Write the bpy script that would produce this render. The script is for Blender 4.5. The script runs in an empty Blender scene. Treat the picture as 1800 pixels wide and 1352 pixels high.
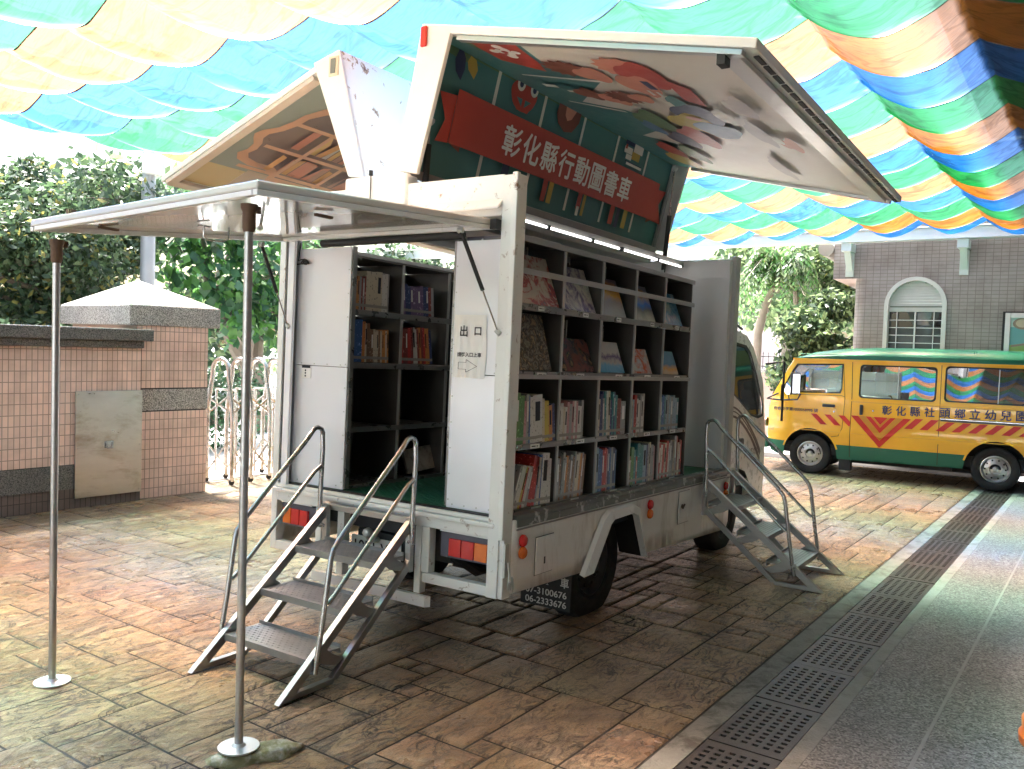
import bpy, bmesh, math, random
import numpy as np
from mathutils import Vector, Matrix, noise
from mathutils.geometry import delaunay_2d_cdt
random.seed(7)
rnd = random.random
def ru(a, b): return a + (b - a) * rnd()
PI = math.pi; R = math.radians
sc = bpy.context.scene
col = sc.collection

# ---------------------------------------------------------------- camera
cam = bpy.data.cameras.new("camera"); camo = bpy.data.objects.new("camera", cam); col.objects.link(camo); sc.camera = camo
cam.sensor_width = 36; cam.lens = 30.425; cam.clip_end = 500; cam.clip_start = .05
YAW, PIT, ROL = .5855, -.0432, .0333
fw = Vector((math.cos(YAW)*math.cos(PIT), math.sin(YAW)*math.cos(PIT), math.sin(PIT)))
rt = Vector((math.sin(YAW), -math.cos(YAW), 0)); up = rt.cross(fw)
r2 = rt*math.cos(ROL) + up*math.sin(ROL); u2 = -rt*math.sin(ROL) + up*math.cos(ROL)
camo.matrix_world = Matrix(((r2.x, u2.x, -fw.x, -3.767), (r2.y, u2.y, -fw.y, -2.5236), (r2.z, u2.z, -fw.z, 1.7439), (0, 0, 0, 1)))

# ---------------------------------------------------------------- world, sun, exposure
SUN = Vector((.10, .335, .935)).normalized()
w = bpy.data.worlds.new("World"); sc.world = w; w.use_nodes = True
nt = w.node_tree; bg = nt.nodes["Background"]
sky = nt.nodes.new("ShaderNodeTexSky"); sky.sky_type = 'NISHITA'; sky.sun_disc = False
sky.sun_elevation = math.asin(SUN.z); sky.sun_rotation = math.atan2(SUN.x, SUN.y)
sky.air_density = 1.6; sky.dust_density = 4.0
nt.links.new(sky.outputs[0], bg.inputs[0]); bg.inputs[1].default_value = .085
sl = bpy.data.lights.new("sun", 'SUN'); sl.energy = 5; sl.angle = R(8); sl.color = (1, .975, .94)
so = bpy.data.objects.new("sun", sl); col.objects.link(so)
so.rotation_euler = SUN.to_track_quat('Z', 'Y').to_euler(); so.location = (0, 0, 20)
sc.view_settings.view_transform = 'Standard'; sc.view_settings.look = 'None'
sc.view_settings.exposure = 2.85; sc.view_settings.gamma = 1
sc.cycles.max_bounces = 10; sc.cycles.diffuse_bounces = 5; sc.cycles.glossy_bounces = 4
sc.cycles.transmission_bounces = 8; sc.cycles.transparent_max_bounces = 12
sc.cycles.sample_clamp_indirect = 8; sc.cycles.use_denoising = True
sc.cycles.caustics_reflective = False; sc.cycles.caustics_refractive = True

# ---------------------------------------------------------------- materials
MATS = {}
def nmat(name):
    m = bpy.data.materials.new(name); m.use_nodes = True
    return m, m.node_tree, m.node_tree.nodes["Principled BSDF"]
def nz(nt, scale, detail=4, rough=.55, vec=None, dist=0.):
    n = nt.nodes.new("ShaderNodeTexNoise"); n.inputs["Scale"].default_value = scale
    n.inputs["Detail"].default_value = detail; n.inputs["Roughness"].default_value = rough; n.inputs["Distortion"].default_value = dist
    if vec is not None: nt.links.new(vec, n.inputs["Vector"])
    return n
def objco(nt, scale=(1, 1, 1), rot=(0, 0, 0)):
    t = nt.nodes.new("ShaderNodeTexCoord"); mp = nt.nodes.new("ShaderNodeMapping")
    mp.inputs["Scale"].default_value = scale; mp.inputs["Rotation"].default_value = rot
    nt.links.new(t.outputs["Object"], mp.inputs[0]); return mp.outputs[0]
def ramp(nt, fac, pts):
    r = nt.nodes.new("ShaderNodeValToRGB"); e = r.color_ramp.elements
    while len(e) < len(pts): e.new(.5)
    for k, (p, c) in enumerate(pts):
        e[k].position = p; e[k].color = (*c, 1) if len(c) == 3 else c
    nt.links.new(fac, r.inputs[0]); return r
def mixc(nt, fac, a, b, mode='MIX'):
    m = nt.nodes.new("ShaderNodeMix"); m.data_type = 'RGBA'; m.blend_type = mode
    for s, v in ((0, fac), (6, a), (7, b)):
        if isinstance(v, (int, float)): m.inputs[s].default_value = v
        elif isinstance(v, tuple): m.inputs[s].default_value = (*v, 1)
        else: nt.links.new(v, m.inputs[s])
    return m.outputs[2]
def bump(nt, b, h, strength=.2, dist=.01):
    n = nt.nodes.new("ShaderNodeBump"); n.inputs["Strength"].default_value = strength; n.inputs["Distance"].default_value = dist
    nt.links.new(h, n.inputs["Height"]); nt.links.new(n.outputs[0], b.inputs["Normal"]); return n
def mat(name, c, rough=.5, metal=0., var=.12, scale=6, bmp=0., bscale=60, spec=.5, dirt=None, dirtlim=(.58, .72), dscale=4, stretch=(1, 1, 1), coat=0.):
    """a colour with uneven tone, uneven gloss, optional dirt/rust blotches and bump"""
    if name in MATS: return MATS[name]
    m, nt, b = nmat(name); v = objco(nt, stretch)
    n = nz(nt, scale, 6, .6, v)
    c1 = tuple(x*(1-var) for x in c); c2 = tuple(min(1, x*(1+var)) for x in c)
    cc = mixc(nt, n.outputs[0], c1, c2)
    if dirt:
        d = nz(nt, dscale, 9, .68, v, .4)
        dr = ramp(nt, d.outputs[0], [(dirtlim[0], (0, 0, 0)), (dirtlim[1], (1, 1, 1))])
        cc = mixc(nt, dr.outputs[0], cc, dirt)
    nt.links.new(cc, b.inputs["Base Color"])
    rr = nt.nodes.new("ShaderNodeMapRange"); n2 = nz(nt, scale*2.3, 4, .6, v); nt.links.new(n2.outputs[0], rr.inputs[0])
    rr.inputs[3].default_value = max(.02, rough*.75); rr.inputs[4].default_value = min(1, rough*1.3)
    nt.links.new(rr.outputs[0], b.inputs["Roughness"])
    b.inputs["Metallic"].default_value = metal; b.inputs["Specular IOR Level"].default_value = spec; b.inputs["Coat Weight"].default_value = coat
    if bmp:
        n3 = nz(nt, bscale, 5, .6, v); bump(nt, b, n3.outputs[0], bmp, .01)
    MATS[name] = m; return m

WHITE = mat("white_paint", (.74, .755, .75), .3, var=.06, dirt=(.34, .27, .2), dirtlim=(.60, .82), dscale=7, stretch=(1, 1, .4))
FRAMEW = mat("frame_paint_chipped", (.72, .735, .72), .38, var=.06, dirt=(.16, .075, .035), dirtlim=(.60, .70), dscale=14)
PANELW = mat("panel_white_gloss", (.80, .82, .87), .13, var=.03, scale=3)
SKIRT = mat("skirt_paint", (.83, .82, .80), .32, var=.08, dirt=(.36, .30, .24), dirtlim=(.52, .80), dscale=4, stretch=(1, 1, .35))
CREAM = mat("cream_paint", (.75, .745, .70), .35, var=.05)
RUSTW, nt, b = nmat("rusty_roof_skin"); v = objco(nt); n = nz(nt, 7, 9, .7, v, .6); sp = nt.nodes.new("ShaderNodeSeparateXYZ"); nt.links.new(v, sp.inputs[0])
mr = nt.nodes.new("ShaderNodeMapRange"); nt.links.new(sp.outputs[0], mr.inputs[0]); mr.inputs[1].default_value = 0; mr.inputs[2].default_value = .9; mr.inputs[3].default_value = .10; mr.inputs[4].default_value = -.08
mr2 = nt.nodes.new("ShaderNodeMapRange"); nt.links.new(sp.outputs[2], mr2.inputs[0]); mr2.inputs[1].default_value = 2.9; mr2.inputs[2].default_value = 3.5; mr2.inputs[3].default_value = -.06; mr2.inputs[4].default_value = .05
ad = nt.nodes.new("ShaderNodeMath"); ad.operation = 'ADD'; nt.links.new(mr.outputs[0], ad.inputs[0]); nt.links.new(mr2.outputs[0], ad.inputs[1])
ad2 = nt.nodes.new("ShaderNodeMath"); ad2.operation = 'ADD'; nt.links.new(ad.outputs[0], ad2.inputs[0]); nt.links.new(n.outputs[0], ad2.inputs[1])
rr_ = ramp(nt, ad2.outputs[0], [(.65, (.66, .66, .60)), (.675, (.38, .27, .16)), (.73, (.12, .055, .03))]); nt.links.new(rr_.outputs[0], b.inputs["Base Color"]); b.inputs["Roughness"].default_value = .6
GREYW = mat("grey_white_wall", (.66, .67, .68), .38, var=.05)
STEEL = mat("stainless", (.46, .465, .47), .25, 1., var=.15, scale=8, stretch=(1, 1, 1))
STEEL2 = mat("stainless_brushed", (.42, .42, .42), .36, 1., var=.2, scale=5, stretch=(1, 1, 8), bmp=.05, bscale=90)
SHELF = mat("shelf_steel", (.27, .27, .265), .28, .7, var=.25, scale=5)
SHELFK = mat("shelf_side_steel", (.13, .12, .115), .35, .6, var=.3, scale=5)
SHELFD = mat("shelf_back_steel", (.11, .11, .115), .3, .7, var=.25, scale=4)
GALV = mat("galvanised", (.5, .52, .5), .45, .7, var=.15)
BLACK = mat("black_rubber", (.018, .018, .019), .6)
DARK = mat("chassis_black", (.02, .021, .024), .7, var=.3)
TYRE = mat("tyre_rubber", (.017, .017, .018), .75, var=.25, bmp=.3, bscale=80)
RIM = mat("wheel_steel", (.55, .55, .56), .3, .85, var=.1)
RUST = mat("rusty_iron", (.12, .07, .045), .7, .3, var=.4, scale=30)
ALUR = mat("aluminium_trim", (.55, .55, .54), .35, .8, var=.12)
GREYR = mat("grey_rail", (.30, .29, .28), .45, .3, var=.15)
PAPER = mat("white_paper", (.82, .82, .80), .7, var=.03)
INK = mat("black_ink", (.02, .02, .03), .6)
GREENF = mat("green_floor", (.02, .13, .07), .5, var=.25)
LENSR = mat("red_lens", (.55, .02, .02), .18, var=.2, scale=20, spec=.8)
LENSO = mat("orange_lens", (.75, .16, .02), .18, var=.2, scale=20, spec=.8)
MIRROR = mat("mirror_glass", (.85, .86, .88), .02, 1., var=.02)
CHROME = mat("chrome", (.75, .75, .76), .1, 1., var=.03)

def glassmat(name, tint, fac, gloss=(.9, .93, 1)):
    m = bpy.data.materials.new(name); m.use_nodes = True; nt = m.node_tree; nt.nodes.clear()
    o = nt.nodes.new("ShaderNodeOutputMaterial"); t = nt.nodes.new("ShaderNodeBsdfTransparent"); g = nt.nodes.new("ShaderNodeBsdfGlossy"); x = nt.nodes.new("ShaderNodeMixShader")
    t.inputs[0].default_value = (*tint, 1); g.inputs[0].default_value = (*gloss, 1); g.inputs["Roughness"].default_value = .012
    x.inputs[0].default_value = fac
    nt.links.new(t.outputs[0], x.inputs[1]); nt.links.new(g.outputs[0], x.inputs[2]); nt.links.new(x.outputs[0], o.inputs[0])
    MATS[name] = m; return m
GLASS = glassmat("tinted_window_glass", (.42, .44, .46), .40)
GLASSC = glassmat("cab_window_glass", (.10, .12, .12), .16)

def clothmat(name, c, fold):
    m = bpy.data.materials.new(name); m.use_nodes = True; nt = m.node_tree; nt.nodes.clear()
    o = nt.nodes.new("ShaderNodeOutputMaterial"); d = nt.nodes.new("ShaderNodeBsdfDiffuse"); t = nt.nodes.new("ShaderNodeBsdfTranslucent"); x = nt.nodes.new("ShaderNodeMixShader")
    v = objco(nt, (1, .35, 1)); n = nz(nt, 5, 4, .55, v, .5)
    v2 = objco(nt, (1.3, .5, 1), (0, 0, .6)); n2 = nz(nt, 11, 6, .6, v2, 1.2)
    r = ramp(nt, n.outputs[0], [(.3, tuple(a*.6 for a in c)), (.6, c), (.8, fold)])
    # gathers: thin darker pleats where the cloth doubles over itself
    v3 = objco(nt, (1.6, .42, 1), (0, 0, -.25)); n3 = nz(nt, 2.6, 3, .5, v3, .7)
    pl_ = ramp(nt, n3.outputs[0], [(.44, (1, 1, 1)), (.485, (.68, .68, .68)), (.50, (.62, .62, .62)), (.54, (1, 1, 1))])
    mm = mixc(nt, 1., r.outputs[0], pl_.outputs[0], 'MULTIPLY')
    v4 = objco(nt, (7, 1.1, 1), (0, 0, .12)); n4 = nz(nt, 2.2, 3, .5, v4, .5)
    cr_ = ramp(nt, n4.outputs[0], [(.43, (1, 1, 1)), (.475, (.80, .80, .80)), (.50, (1, 1, 1)), (.56, (1, 1, 1)), (.59, (.86, .86, .86)), (.62, (1, 1, 1))])  # fine crease shading painted into the cloth colour as darker lines
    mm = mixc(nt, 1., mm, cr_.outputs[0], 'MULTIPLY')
    nt.links.new(mm, d.inputs[0]); nt.links.new(mm, t.inputs[0]); x.inputs[0].default_value = .72
    add = nt.nodes.new("ShaderNodeMath"); add.operation = 'ADD'; nt.links.new(n.outputs[0], add.inputs[0]); nt.links.new(n2.outputs[0], add.inputs[1])
    bp = nt.nodes.new("ShaderNodeBump"); bp.inputs["Strength"].default_value = .7; bp.inputs["Distance"].default_value = .06
    nt.links.new(add.outputs[0], bp.inputs["Height"]); nt.links.new(bp.outputs[0], d.inputs["Normal"]); nt.links.new(bp.outputs[0], t.inputs["Normal"])
    nt.links.new(d.outputs[0], x.inputs[1]); nt.links.new(t.outputs[0], x.inputs[2])
    tp_ = nt.nodes.new("ShaderNodeBsdfRefraction"); tp_.inputs[0].default_value = (min(1, .25+1.15*c[0]), min(1, .275+1.25*c[1]), min(1, .30+1.2*c[2]), 1); tp_.inputs["Roughness"].default_value = .52; tp_.inputs["IOR"].default_value = 1.35; y = nt.nodes.new("ShaderNodeMixShader"); y.inputs[0].default_value = .48
    nt.links.new(x.outputs[0], y.inputs[1]); tc3 = mixc(nt, 1., tp_.inputs[0].default_value[:3], mixc(nt, .7, (1, 1, 1), mixc(nt, 1., pl_.outputs[0], cr_.outputs[0], "MULTIPLY")), "MULTIPLY"); nt.links.new(tc3, tp_.inputs[0]); nt.links.new(tp_.outputs[0], y.inputs[2])
    wv = nt.nodes.new("ShaderNodeBsdfTransparent"); wv.inputs[0].default_value = (.86+.1*c[0], .89+.1*c[1], .95, 1); y2 = nt.nodes.new("ShaderNodeMixShader"); y2.inputs[0].default_value = .06
    nt.links.new(y.outputs[0], y2.inputs[1]); nt.links.new(wv.outputs[0], y2.inputs[2]); nt.links.new(y2.outputs[0], o.inputs[0])
    MATS[name] = m; return m
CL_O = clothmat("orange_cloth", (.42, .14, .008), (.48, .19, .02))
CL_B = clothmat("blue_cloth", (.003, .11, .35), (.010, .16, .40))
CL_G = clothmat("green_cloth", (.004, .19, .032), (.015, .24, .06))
SEAM = mat("cloth_seam", (.10, .09, .07), .9)

def leafmat(name, c, tr=.35):
    m, nt, b = nmat(name); n = nz(nt, 1.4, 5, .7, objco(nt))
    cc = mixc(nt, ramp(nt, n.outputs[0], [(.35, (0, 0, 0)), (.65, (1, 1, 1))]).outputs[0], tuple(x*.6 for x in c), tuple(min(1, x*1.5) for x in c))
    nt.links.new(cc, b.inputs["Base Color"]); b.inputs["Roughness"].default_value = .36
    t = nt.nodes.new("ShaderNodeBsdfTranslucent"); nt.links.new(cc, t.inputs[0]); x = nt.nodes.new("ShaderNodeMixShader"); x.inputs[0].default_value = tr
    o = nt.nodes["Material Output"]; nt.links.new(b.outputs[0], x.inputs[1]); nt.links.new(t.outputs[0], x.inputs[2]); nt.links.new(x.outputs[0], o.inputs[0])
    MATS[name] = m; return m
LF_D = leafmat("leaf_dark", (.045, .078, .04), .42); LF_M = leafmat("leaf_mid", (.075, .122, .055), .45); LF_Y = leafmat("leaf_yellowing", (.26, .24, .07), .5)
LF_B = leafmat("leaf_bright", (.10, .24, .06), .55); LF_BD = leafmat("leaf_broad_dark", (.05, .13, .06), .4); LF_P = leafmat("leaf_pale", (.22, .29, .13), .5)
BARK = mat("bark", (.17, .14, .11), .9, var=.35, scale=14, bmp=.6, bscale=25, stretch=(1, 1, .3))
BARKL = mat("bark_pale", (.32, .29, .25), .9, var=.25, scale=14, bmp=.4, bscale=25, stretch=(1, 1, .3))

def tilemat(name, c, tw, th, mortar, rot=(PI/2, 0, 0), msize=.004, var=.12, rough=.4, offset=0.):
    if name in MATS: return MATS[name]
    m, nt, b = nmat(name); tc_ = nt.nodes.new("ShaderNodeTexCoord"); sx_ = nt.nodes.new("ShaderNodeSeparateXYZ"); cx_ = nt.nodes.new("ShaderNodeCombineXYZ")
    nt.links.new(tc_.outputs["Object"], sx_.inputs[0]); nt.links.new(sx_.outputs[1 if rot[2] else 0], cx_.inputs[0]); nt.links.new(sx_.outputs[2], cx_.inputs[1]); v = cx_.outputs[0]
    br = nt.nodes.new("ShaderNodeTexBrick"); nt.links.new(v, br.inputs["Vector"])
    br.offset = offset; br.inputs["Scale"].default_value = 1; br.inputs["Brick Width"].default_value = tw; br.inputs["Row Height"].default_value = th
    br.inputs["Mortar Size"].default_value = msize; br.inputs["Mortar Smooth"].default_value = .1
    br.inputs["Color1"].default_value = (*[x*(1-var) for x in c], 1); br.inputs["Color2"].default_value = (*[min(1, x*(1+var)) for x in c], 1); br.inputs["Mortar"].default_value = (*mortar, 1)
    n = nz(nt, 1.7, 8, .65, objco(nt)); st = ramp(nt, n.outputs[0], [(.45, (1, 1, 1)), (.75, (.62, .58, .55))])
    cc = mixc(nt, 1., br.outputs[0], st.outputs[0], 'MULTIPLY')
    nt.links.new(cc, b.inputs["Base Color"]); b.inputs["Roughness"].default_value = rough
    bp = bump(nt, b, br.outputs["Fac"], .3, .003); bp.invert = True
    MATS[name] = m; return m
def granmat(name, c, c2, s=160, rough=.7, big=.25):
    m, nt, b = nmat(name); v = nt.nodes.new("ShaderNodeTexVoronoi"); v.inputs["Scale"].default_value = s; nt.links.new(objco(nt), v.inputs["Vector"])
    r = ramp(nt, v.outputs["Color"], [(.15, c2), (.55, c), (.95, tuple(min(1, x*1.7) for x in c))])
    n = nz(nt, 1.1, 7, .65, objco(nt)); st = ramp(nt, n.outputs[0], [(.3, (1-big,)*3), (.7, (1+big*.4,)*3)])
    cc = mixc(nt, 1., r.outputs[0], st.outputs[0], 'MULTIPLY'); nt.links.new(cc, b.inputs["Base Color"]); b.inputs["Roughness"].default_value = rough
    bump(nt, b, v.outputs["Distance"], .5, .004); MATS[name] = m; return m
TILEP = tilemat("pink_wall_tile", (.78, .57, .485), .052, .105, (.34, .24, .20), var=.09)
TILED = tilemat("dark_wall_tile", (.16, .12, .105), .052, .105, (.06, .045, .04))
TILEB = tilemat("building_tile", (.34, .30, .29), .11, .06, (.22, .18, .17), rot=(PI/2, 0, PI/2), msize=.005, var=.06, rough=.35)
GRAN = granmat("washed_granite", (.40, .385, .36), (.09, .085, .08), 140)
GRAND = granmat("washed_granite_dark", (.15, .14, .125), (.035, .033, .03), 140)
TERR = granmat("washed_terrazzo", (.17, .17, .168), (.06, .06, .06), 100, .6, .25)
CONC = mat("concrete_strip", (.165, .17, .155), .7, var=.35, scale=9, bmp=.5, bscale=70, dirt=(.07, .07, .06), dirtlim=(.48, .62), dscale=5)
PALEC = mat("pale_concrete", (.60, .59, .57), .8, var=.15, scale=1.5)
ASPH = mat("asphalt", (.06, .06, .063), .9, var=.2, scale=8)
IRON = mat("cast_iron", (.052, .045, .042), .42, .35, var=.3, scale=9, bmp=.15, bscale=120)
METALP = mat("stained_steel_sheet", (.50, .48, .45), .3, .95, var=.25, scale=2.2, dirt=(.30, .25, .19), dirtlim=(.5, .7), dscale=1.6, stretch=(1, 1, 2.5))

def stonemat():
    m, nt, b = nmat("stamped_stone")
    at = nt.nodes.new("ShaderNodeAttribute"); at.attribute_name = "tone"
    v = objco(nt); vs = objco(nt, (1, 2.6, 1), (0, 0, .5))
    n = nz(nt, 2.2, 8, .68, v, .6); n2 = nz(nt, 9, 9, .72, vs, 1.4); n4 = nz(nt, .55, 4, .6, v)
    base = ramp(nt, n.outputs[0], [(.25, (.20, .112, .058)), (.5, (.335, .205, .108)), (.62, (.38, .265, .155)), (.78, (.30, .25, .165))])
    c1 = mixc(nt, 1., base.outputs[0], at.outputs["Color"], 'MULTIPLY')
    gr = ramp(nt, n4.outputs[0], [(.42, (0, 0, 0)), (.66, (.45, .45, .45))])
    c2 = mixc(nt, gr.outputs[0], c1, (.31, .30, .21))
    dk = ramp(nt, n2.outputs[0], [(.53, (0, 0, 0)), (.62, (.8, .8, .8))])
    n6 = nz(nt, 3.6, 7, .7, objco(nt, (1, 1.7, 1), (0, 0, -.4)), 1.8); dk2 = ramp(nt, n6.outputs[0], [(.50, (0, 0, 0)), (.60, (.62, .62, .62))])
    c2b = mixc(nt, dk2.outputs[0], c2, (.15, .115, .085))
    c3 = mixc(nt, dk.outputs[0], c2b, (.07, .052, .042))
    # slate relief: warped terraces with dark crevices, strongest in patches
    w1 = nz(nt, 4.2, 9, .6, objco(nt, (1, 1.7, 1), (0, 0, .35)), 2.2)
    ln = ramp(nt, w1.outputs[0], [(.455, (0, 0, 0)), (.488, (1, 1, 1)), (.505, (1, 1, 1)), (.535, (0, 0, 0))])
    mk = ramp(nt, nz(nt, 2.7, 5, .6, v).outputs[0], [(.44, (.12, .12, .12)), (.58, (1, 1, 1))])
    dm = mixc(nt, 1., ln.outputs[0], mk.outputs[0], 'MULTIPLY')
    c3 = mixc(nt, dm, c3, (.045, .034, .027))
    gn = nz(nt, 130, 3, .6, v); gr2 = ramp(nt, gn.outputs[0], [(.3, (.72, .70, .68)), (.7, (1.28, 1.26, 1.22))])
    c3 = mixc(nt, 1., c3, gr2.outputs[0], 'MULTIPLY')
    nt.links.new(c3, b.inputs["Base Color"])
    rr = nt.nodes.new("ShaderNodeMapRange"); n3 = nz(nt, 1.3, 5, .6, v); nt.links.new(n3.outputs[0], rr.inputs[0])
    rr.inputs[1].default_value = .35; rr.inputs[2].default_value = .65; rr.inputs[3].default_value = .24; rr.inputs[4].default_value = .48
    nt.links.new(rr.outputs[0], b.inputs["Roughness"]); b.inputs['Specular IOR Level'].default_value = .6
    hh = nt.nodes.new("ShaderNodeMath"); hh.operation = 'ADD'; nt.links.new(n2.outputs[0], hh.inputs[0])
    n5 = nz(nt, 26, 5, .6, vs, .5); mu = nt.nodes.new("ShaderNodeMath"); mu.operation = 'MULTIPLY'; mu.inputs[1].default_value = .35
    nt.links.new(n5.outputs[0], mu.inputs[0]); nt.links.new(mu.outputs[0], hh.inputs[1])
    tr_ = ramp(nt, w1.outputs[0], [(.38, (0, 0, 0)), (.44, (.35, .35, .35)), (.49, (.40, .40, .40)), (.52, (.85, .85, .85)), (.64, (1, 1, 1))])
    h2 = nt.nodes.new("ShaderNodeMath"); h2.operation = 'MULTIPLY_ADD'; h2.inputs[1].default_value = .8; nt.links.new(tr_.outputs[0], h2.inputs[0]); nt.links.new(hh.outputs[0], h2.inputs[2])
    bump(nt, b, h2.outputs[0], 1., .022); MATS["stone"] = m; return m
STONE = stonemat()
JOINT = mat("stone_joint", (.022, .017, .013), .9, var=.3)

# ---------------------------------------------------------------- mesh helpers
class M:
    def __init__(s): s.v = []; s.f = []; s.m = []
    def add(s, vs, fs, mi=0):
        k = len(s.v); s.v += [tuple(p) for p in vs]; s.f += [tuple(i+k for i in f) for f in fs]; s.m += [mi]*len(fs); return s
    def box(s, x0, x1, y0, y1, z0, z1, mi=0):
        return s.add([(x0,y0,z0),(x1,y0,z0),(x1,y1,z0),(x0,y1,z0),(x0,y0,z1),(x1,y0,z1),(x1,y1,z1),(x0,y1,z1)],
                     [(0,3,2,1),(4,5,6,7),(0,1,5,4),(1,2,6,5),(2,3,7,6),(3,0,4,7)], mi)
    def hexa(s, b, t, mi=0):   # two quads, bottom and top loops
        return s.add(list(b)+list(t), [(3,2,1,0),(4,5,6,7),(0,1,5,4),(1,2,6,5),(2,3,7,6),(3,0,4,7)], mi)
    def prism(s, poly, vec, mi=0):
        n = len(poly); v = Vector(vec); P = [Vector(p) for p in poly]
        return s.add(P+[p+v for p in P], [tuple(range(n-1, -1, -1)), tuple(range(n, 2*n))]+[(i, (i+1) % n, n+(i+1) % n, n+i) for i in range(n)], mi)
    def beam(s, a, b, w, h, upv=(0, 0, 1), mi=0):
        a = Vector(a); b = Vector(b); d = (b-a).normalized(); u = Vector(upv); r = d.cross(u)
        if r.length < 1e-4: r = d.cross(Vector((1, 0, 0)))
        r.normalize(); u = r.cross(d)
        q = lambda p: [p - r*w/2 - u*h/2, p + r*w/2 - u*h/2, p + r*w/2 + u*h/2, p - r*w/2 + u*h/2]
        return s.hexa(q(a), q(b), mi)
    def tube(s, pts, r, n=10, mi=0, cap=True, rs=None):
        P = [Vector(p) for p in pts]; m = len(P); rings = []; u = None
        for i, p in enumerate(P):
            d = (P[min(i+1, m-1)] - P[max(i-1, 0)]).normalized()
            if u is None:
                u = d.orthogonal().normalized()
            else:
                u = (u - d*u.dot(d)).normalized()
            w_ = d.cross(u); rr = rs[i] if rs else r
            rings.append([p + (u*math.cos(2*PI*k/n) + w_*math.sin(2*PI*k/n))*rr for k in range(n)])
        vs = [q for g in rings for q in g]; fs = []
        for i in range(m-1):
            for k in range(n):
                fs.append((i*n+k, i*n+(k+1) % n, (i+1)*n+(k+1) % n, (i+1)*n+k))
        if cap: fs += [tuple(range(n-1, -1, -1)), tuple(range((m-1)*n, m*n))]
        return s.add(vs, fs, mi)
    def lathe(s, prof, c, axis='y', n=28, mi=0, caps=True):   # prof: (radius, offset along axis)
        vs = []
        for (r, o) in prof:
            for k in range(n):
                a = 2*PI*k/n; x, z = r*math.cos(a), r*math.sin(a)
                vs.append({'y': (c[0]+x, c[1]+o, c[2]+z), 'x': (c[0]+o, c[1]+x, c[2]+z), 'z': (c[0]+x, c[1]+z, c[2]+o)}[axis])
        fs = [(i*n+k, (i+1)*n+k, (i+1)*n+(k+1) % n, i*n+(k+1) % n) for i in range(len(prof)-1) for k in range(n)]
        if caps: fs += [tuple(range(n)), tuple(range((len(prof)-1)*n, len(prof)*n))[::-1]]
        return s.add(vs, fs, mi)
    def build(s, name, mats, parent=None, smooth=False, bevel=0., label=None, segs=2):
        me = bpy.data.meshes.new(name); me.from_pydata(s.v, [], s.f)
        if not isinstance(mats, (list, tuple)): mats = [mats]
        for m_ in mats: me.materials.append(m_)
        me.polygons.foreach_set("material_index", s.m)
        bm = bmesh.new(); bm.from_mesh(me); bmesh.ops.recalc_face_normals(bm, faces=bm.faces[:]); bm.to_mesh(me); bm.free()
        if smooth:
            me.polygons.foreach_set("use_smooth", [True]*len(me.polygons))
            me.set_sharp_from_angle(angle=R(38))
        o = bpy.data.objects.new(name, me); col.objects.link(o)
        if parent is not None: o.parent = parent
        if bevel:
            b = o.modifiers.new("bevel", 'BEVEL'); b.width = bevel; b.segments = segs; b.limit_method = 'ANGLE'; b.angle_limit = R(40)
        if label: o["label"] = label
        return o
def raw(name, vs, fs, mats, mi=None, parent=None, smooth=False):
    me = bpy.data.meshes.new(name); me.from_pydata(vs, [], fs)
    if not isinstance(mats, (list, tuple)): mats = [mats]
    for m_ in mats: me.materials.append(m_)
    if mi is not None: me.polygons.foreach_set("material_index", mi)
    if smooth: me.polygons.foreach_set("use_smooth", [True]*len(fs))
    o = bpy.data.objects.new(name, me); col.objects.link(o)
    if parent is not None: o.parent = parent
    return o
def tag(o, label, cat, group=None):
    o["label"] = label; o["category"] = cat
    if group: o["group"] = group
    return o
def thing(name, label, cat, loc=(0, 0, 0), rz=0, group=None):
    o = bpy.data.objects.new(name, None); col.objects.link(o); o.location = loc; o.rotation_euler = (0, 0, rz); o.empty_display_size = .1
    return tag(o, label, cat, group)
def struct(o): o["kind"] = "structure"; return o
def copy_tree(o, parent=None):
    c = o.copy(); col.objects.link(c); c.parent = parent
    for ch in [x for x in o.children]: copy_tree(ch, c)
    return c
def arc(c, r, a0, a1, n, f):  # f maps (u,v)->3d
    return [f(c[0]+r*math.cos(a0+(a1-a0)*i/n), c[1]+r*math.sin(a0+(a1-a0)*i/n)) for i in range(n+1)]
def inpoly(x, y, P):
    c = False; j = len(P)-1
    for i in range(len(P)):
        if (P[i][1] > y) != (P[j][1] > y) and x < (P[j][0]-P[i][0])*(y-P[i][1])/(P[j][1]-P[i][1])+P[i][0]: c = not c
        j = i
    return c
def fill2d(outer, holes, step):
    def dens(P):
        o = []
        for i in range(len(P)):
            a, b = P[i], P[(i+1) % len(P)]; n = max(1, int(math.dist(a, b)/step))
            o += [(a[0]+(b[0]-a[0])*k/n, a[1]+(b[1]-a[1])*k/n) for k in range(n)]
        return o
    loops = [dens(outer)]+[dens(h) for h in holes]; V = []; E = []
    for L in loops:
        k = len(V); V += [Vector(p) for p in L]; E += [(k+i, k+(i+1) % len(L)) for i in range(len(L))]
    xs = [p[0] for p in outer]; ys = [p[1] for p in outer]
    x = min(xs)+step/2
    while x < max(xs):
        y = min(ys)+step/2
        while y < max(ys):
            if inpoly(x, y, outer) and not any(inpoly(x, y, h) for h in holes): V.append(Vector((x, y)))
            y += step
        x += step
    r = delaunay_2d_cdt(V, E, [], 0, 1e-5); vs = [(p.x, p.y) for p in r[0]]; fs = []
    for f in r[2]:
        cx = sum(vs[i][0] for i in f)/len(f); cy = sum(vs[i][1] for i in f)/len(f)
        if inpoly(cx, cy, outer) and not any(inpoly(cx, cy, h) for h in holes): fs.append(tuple(f))
    return vs, fs
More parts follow.
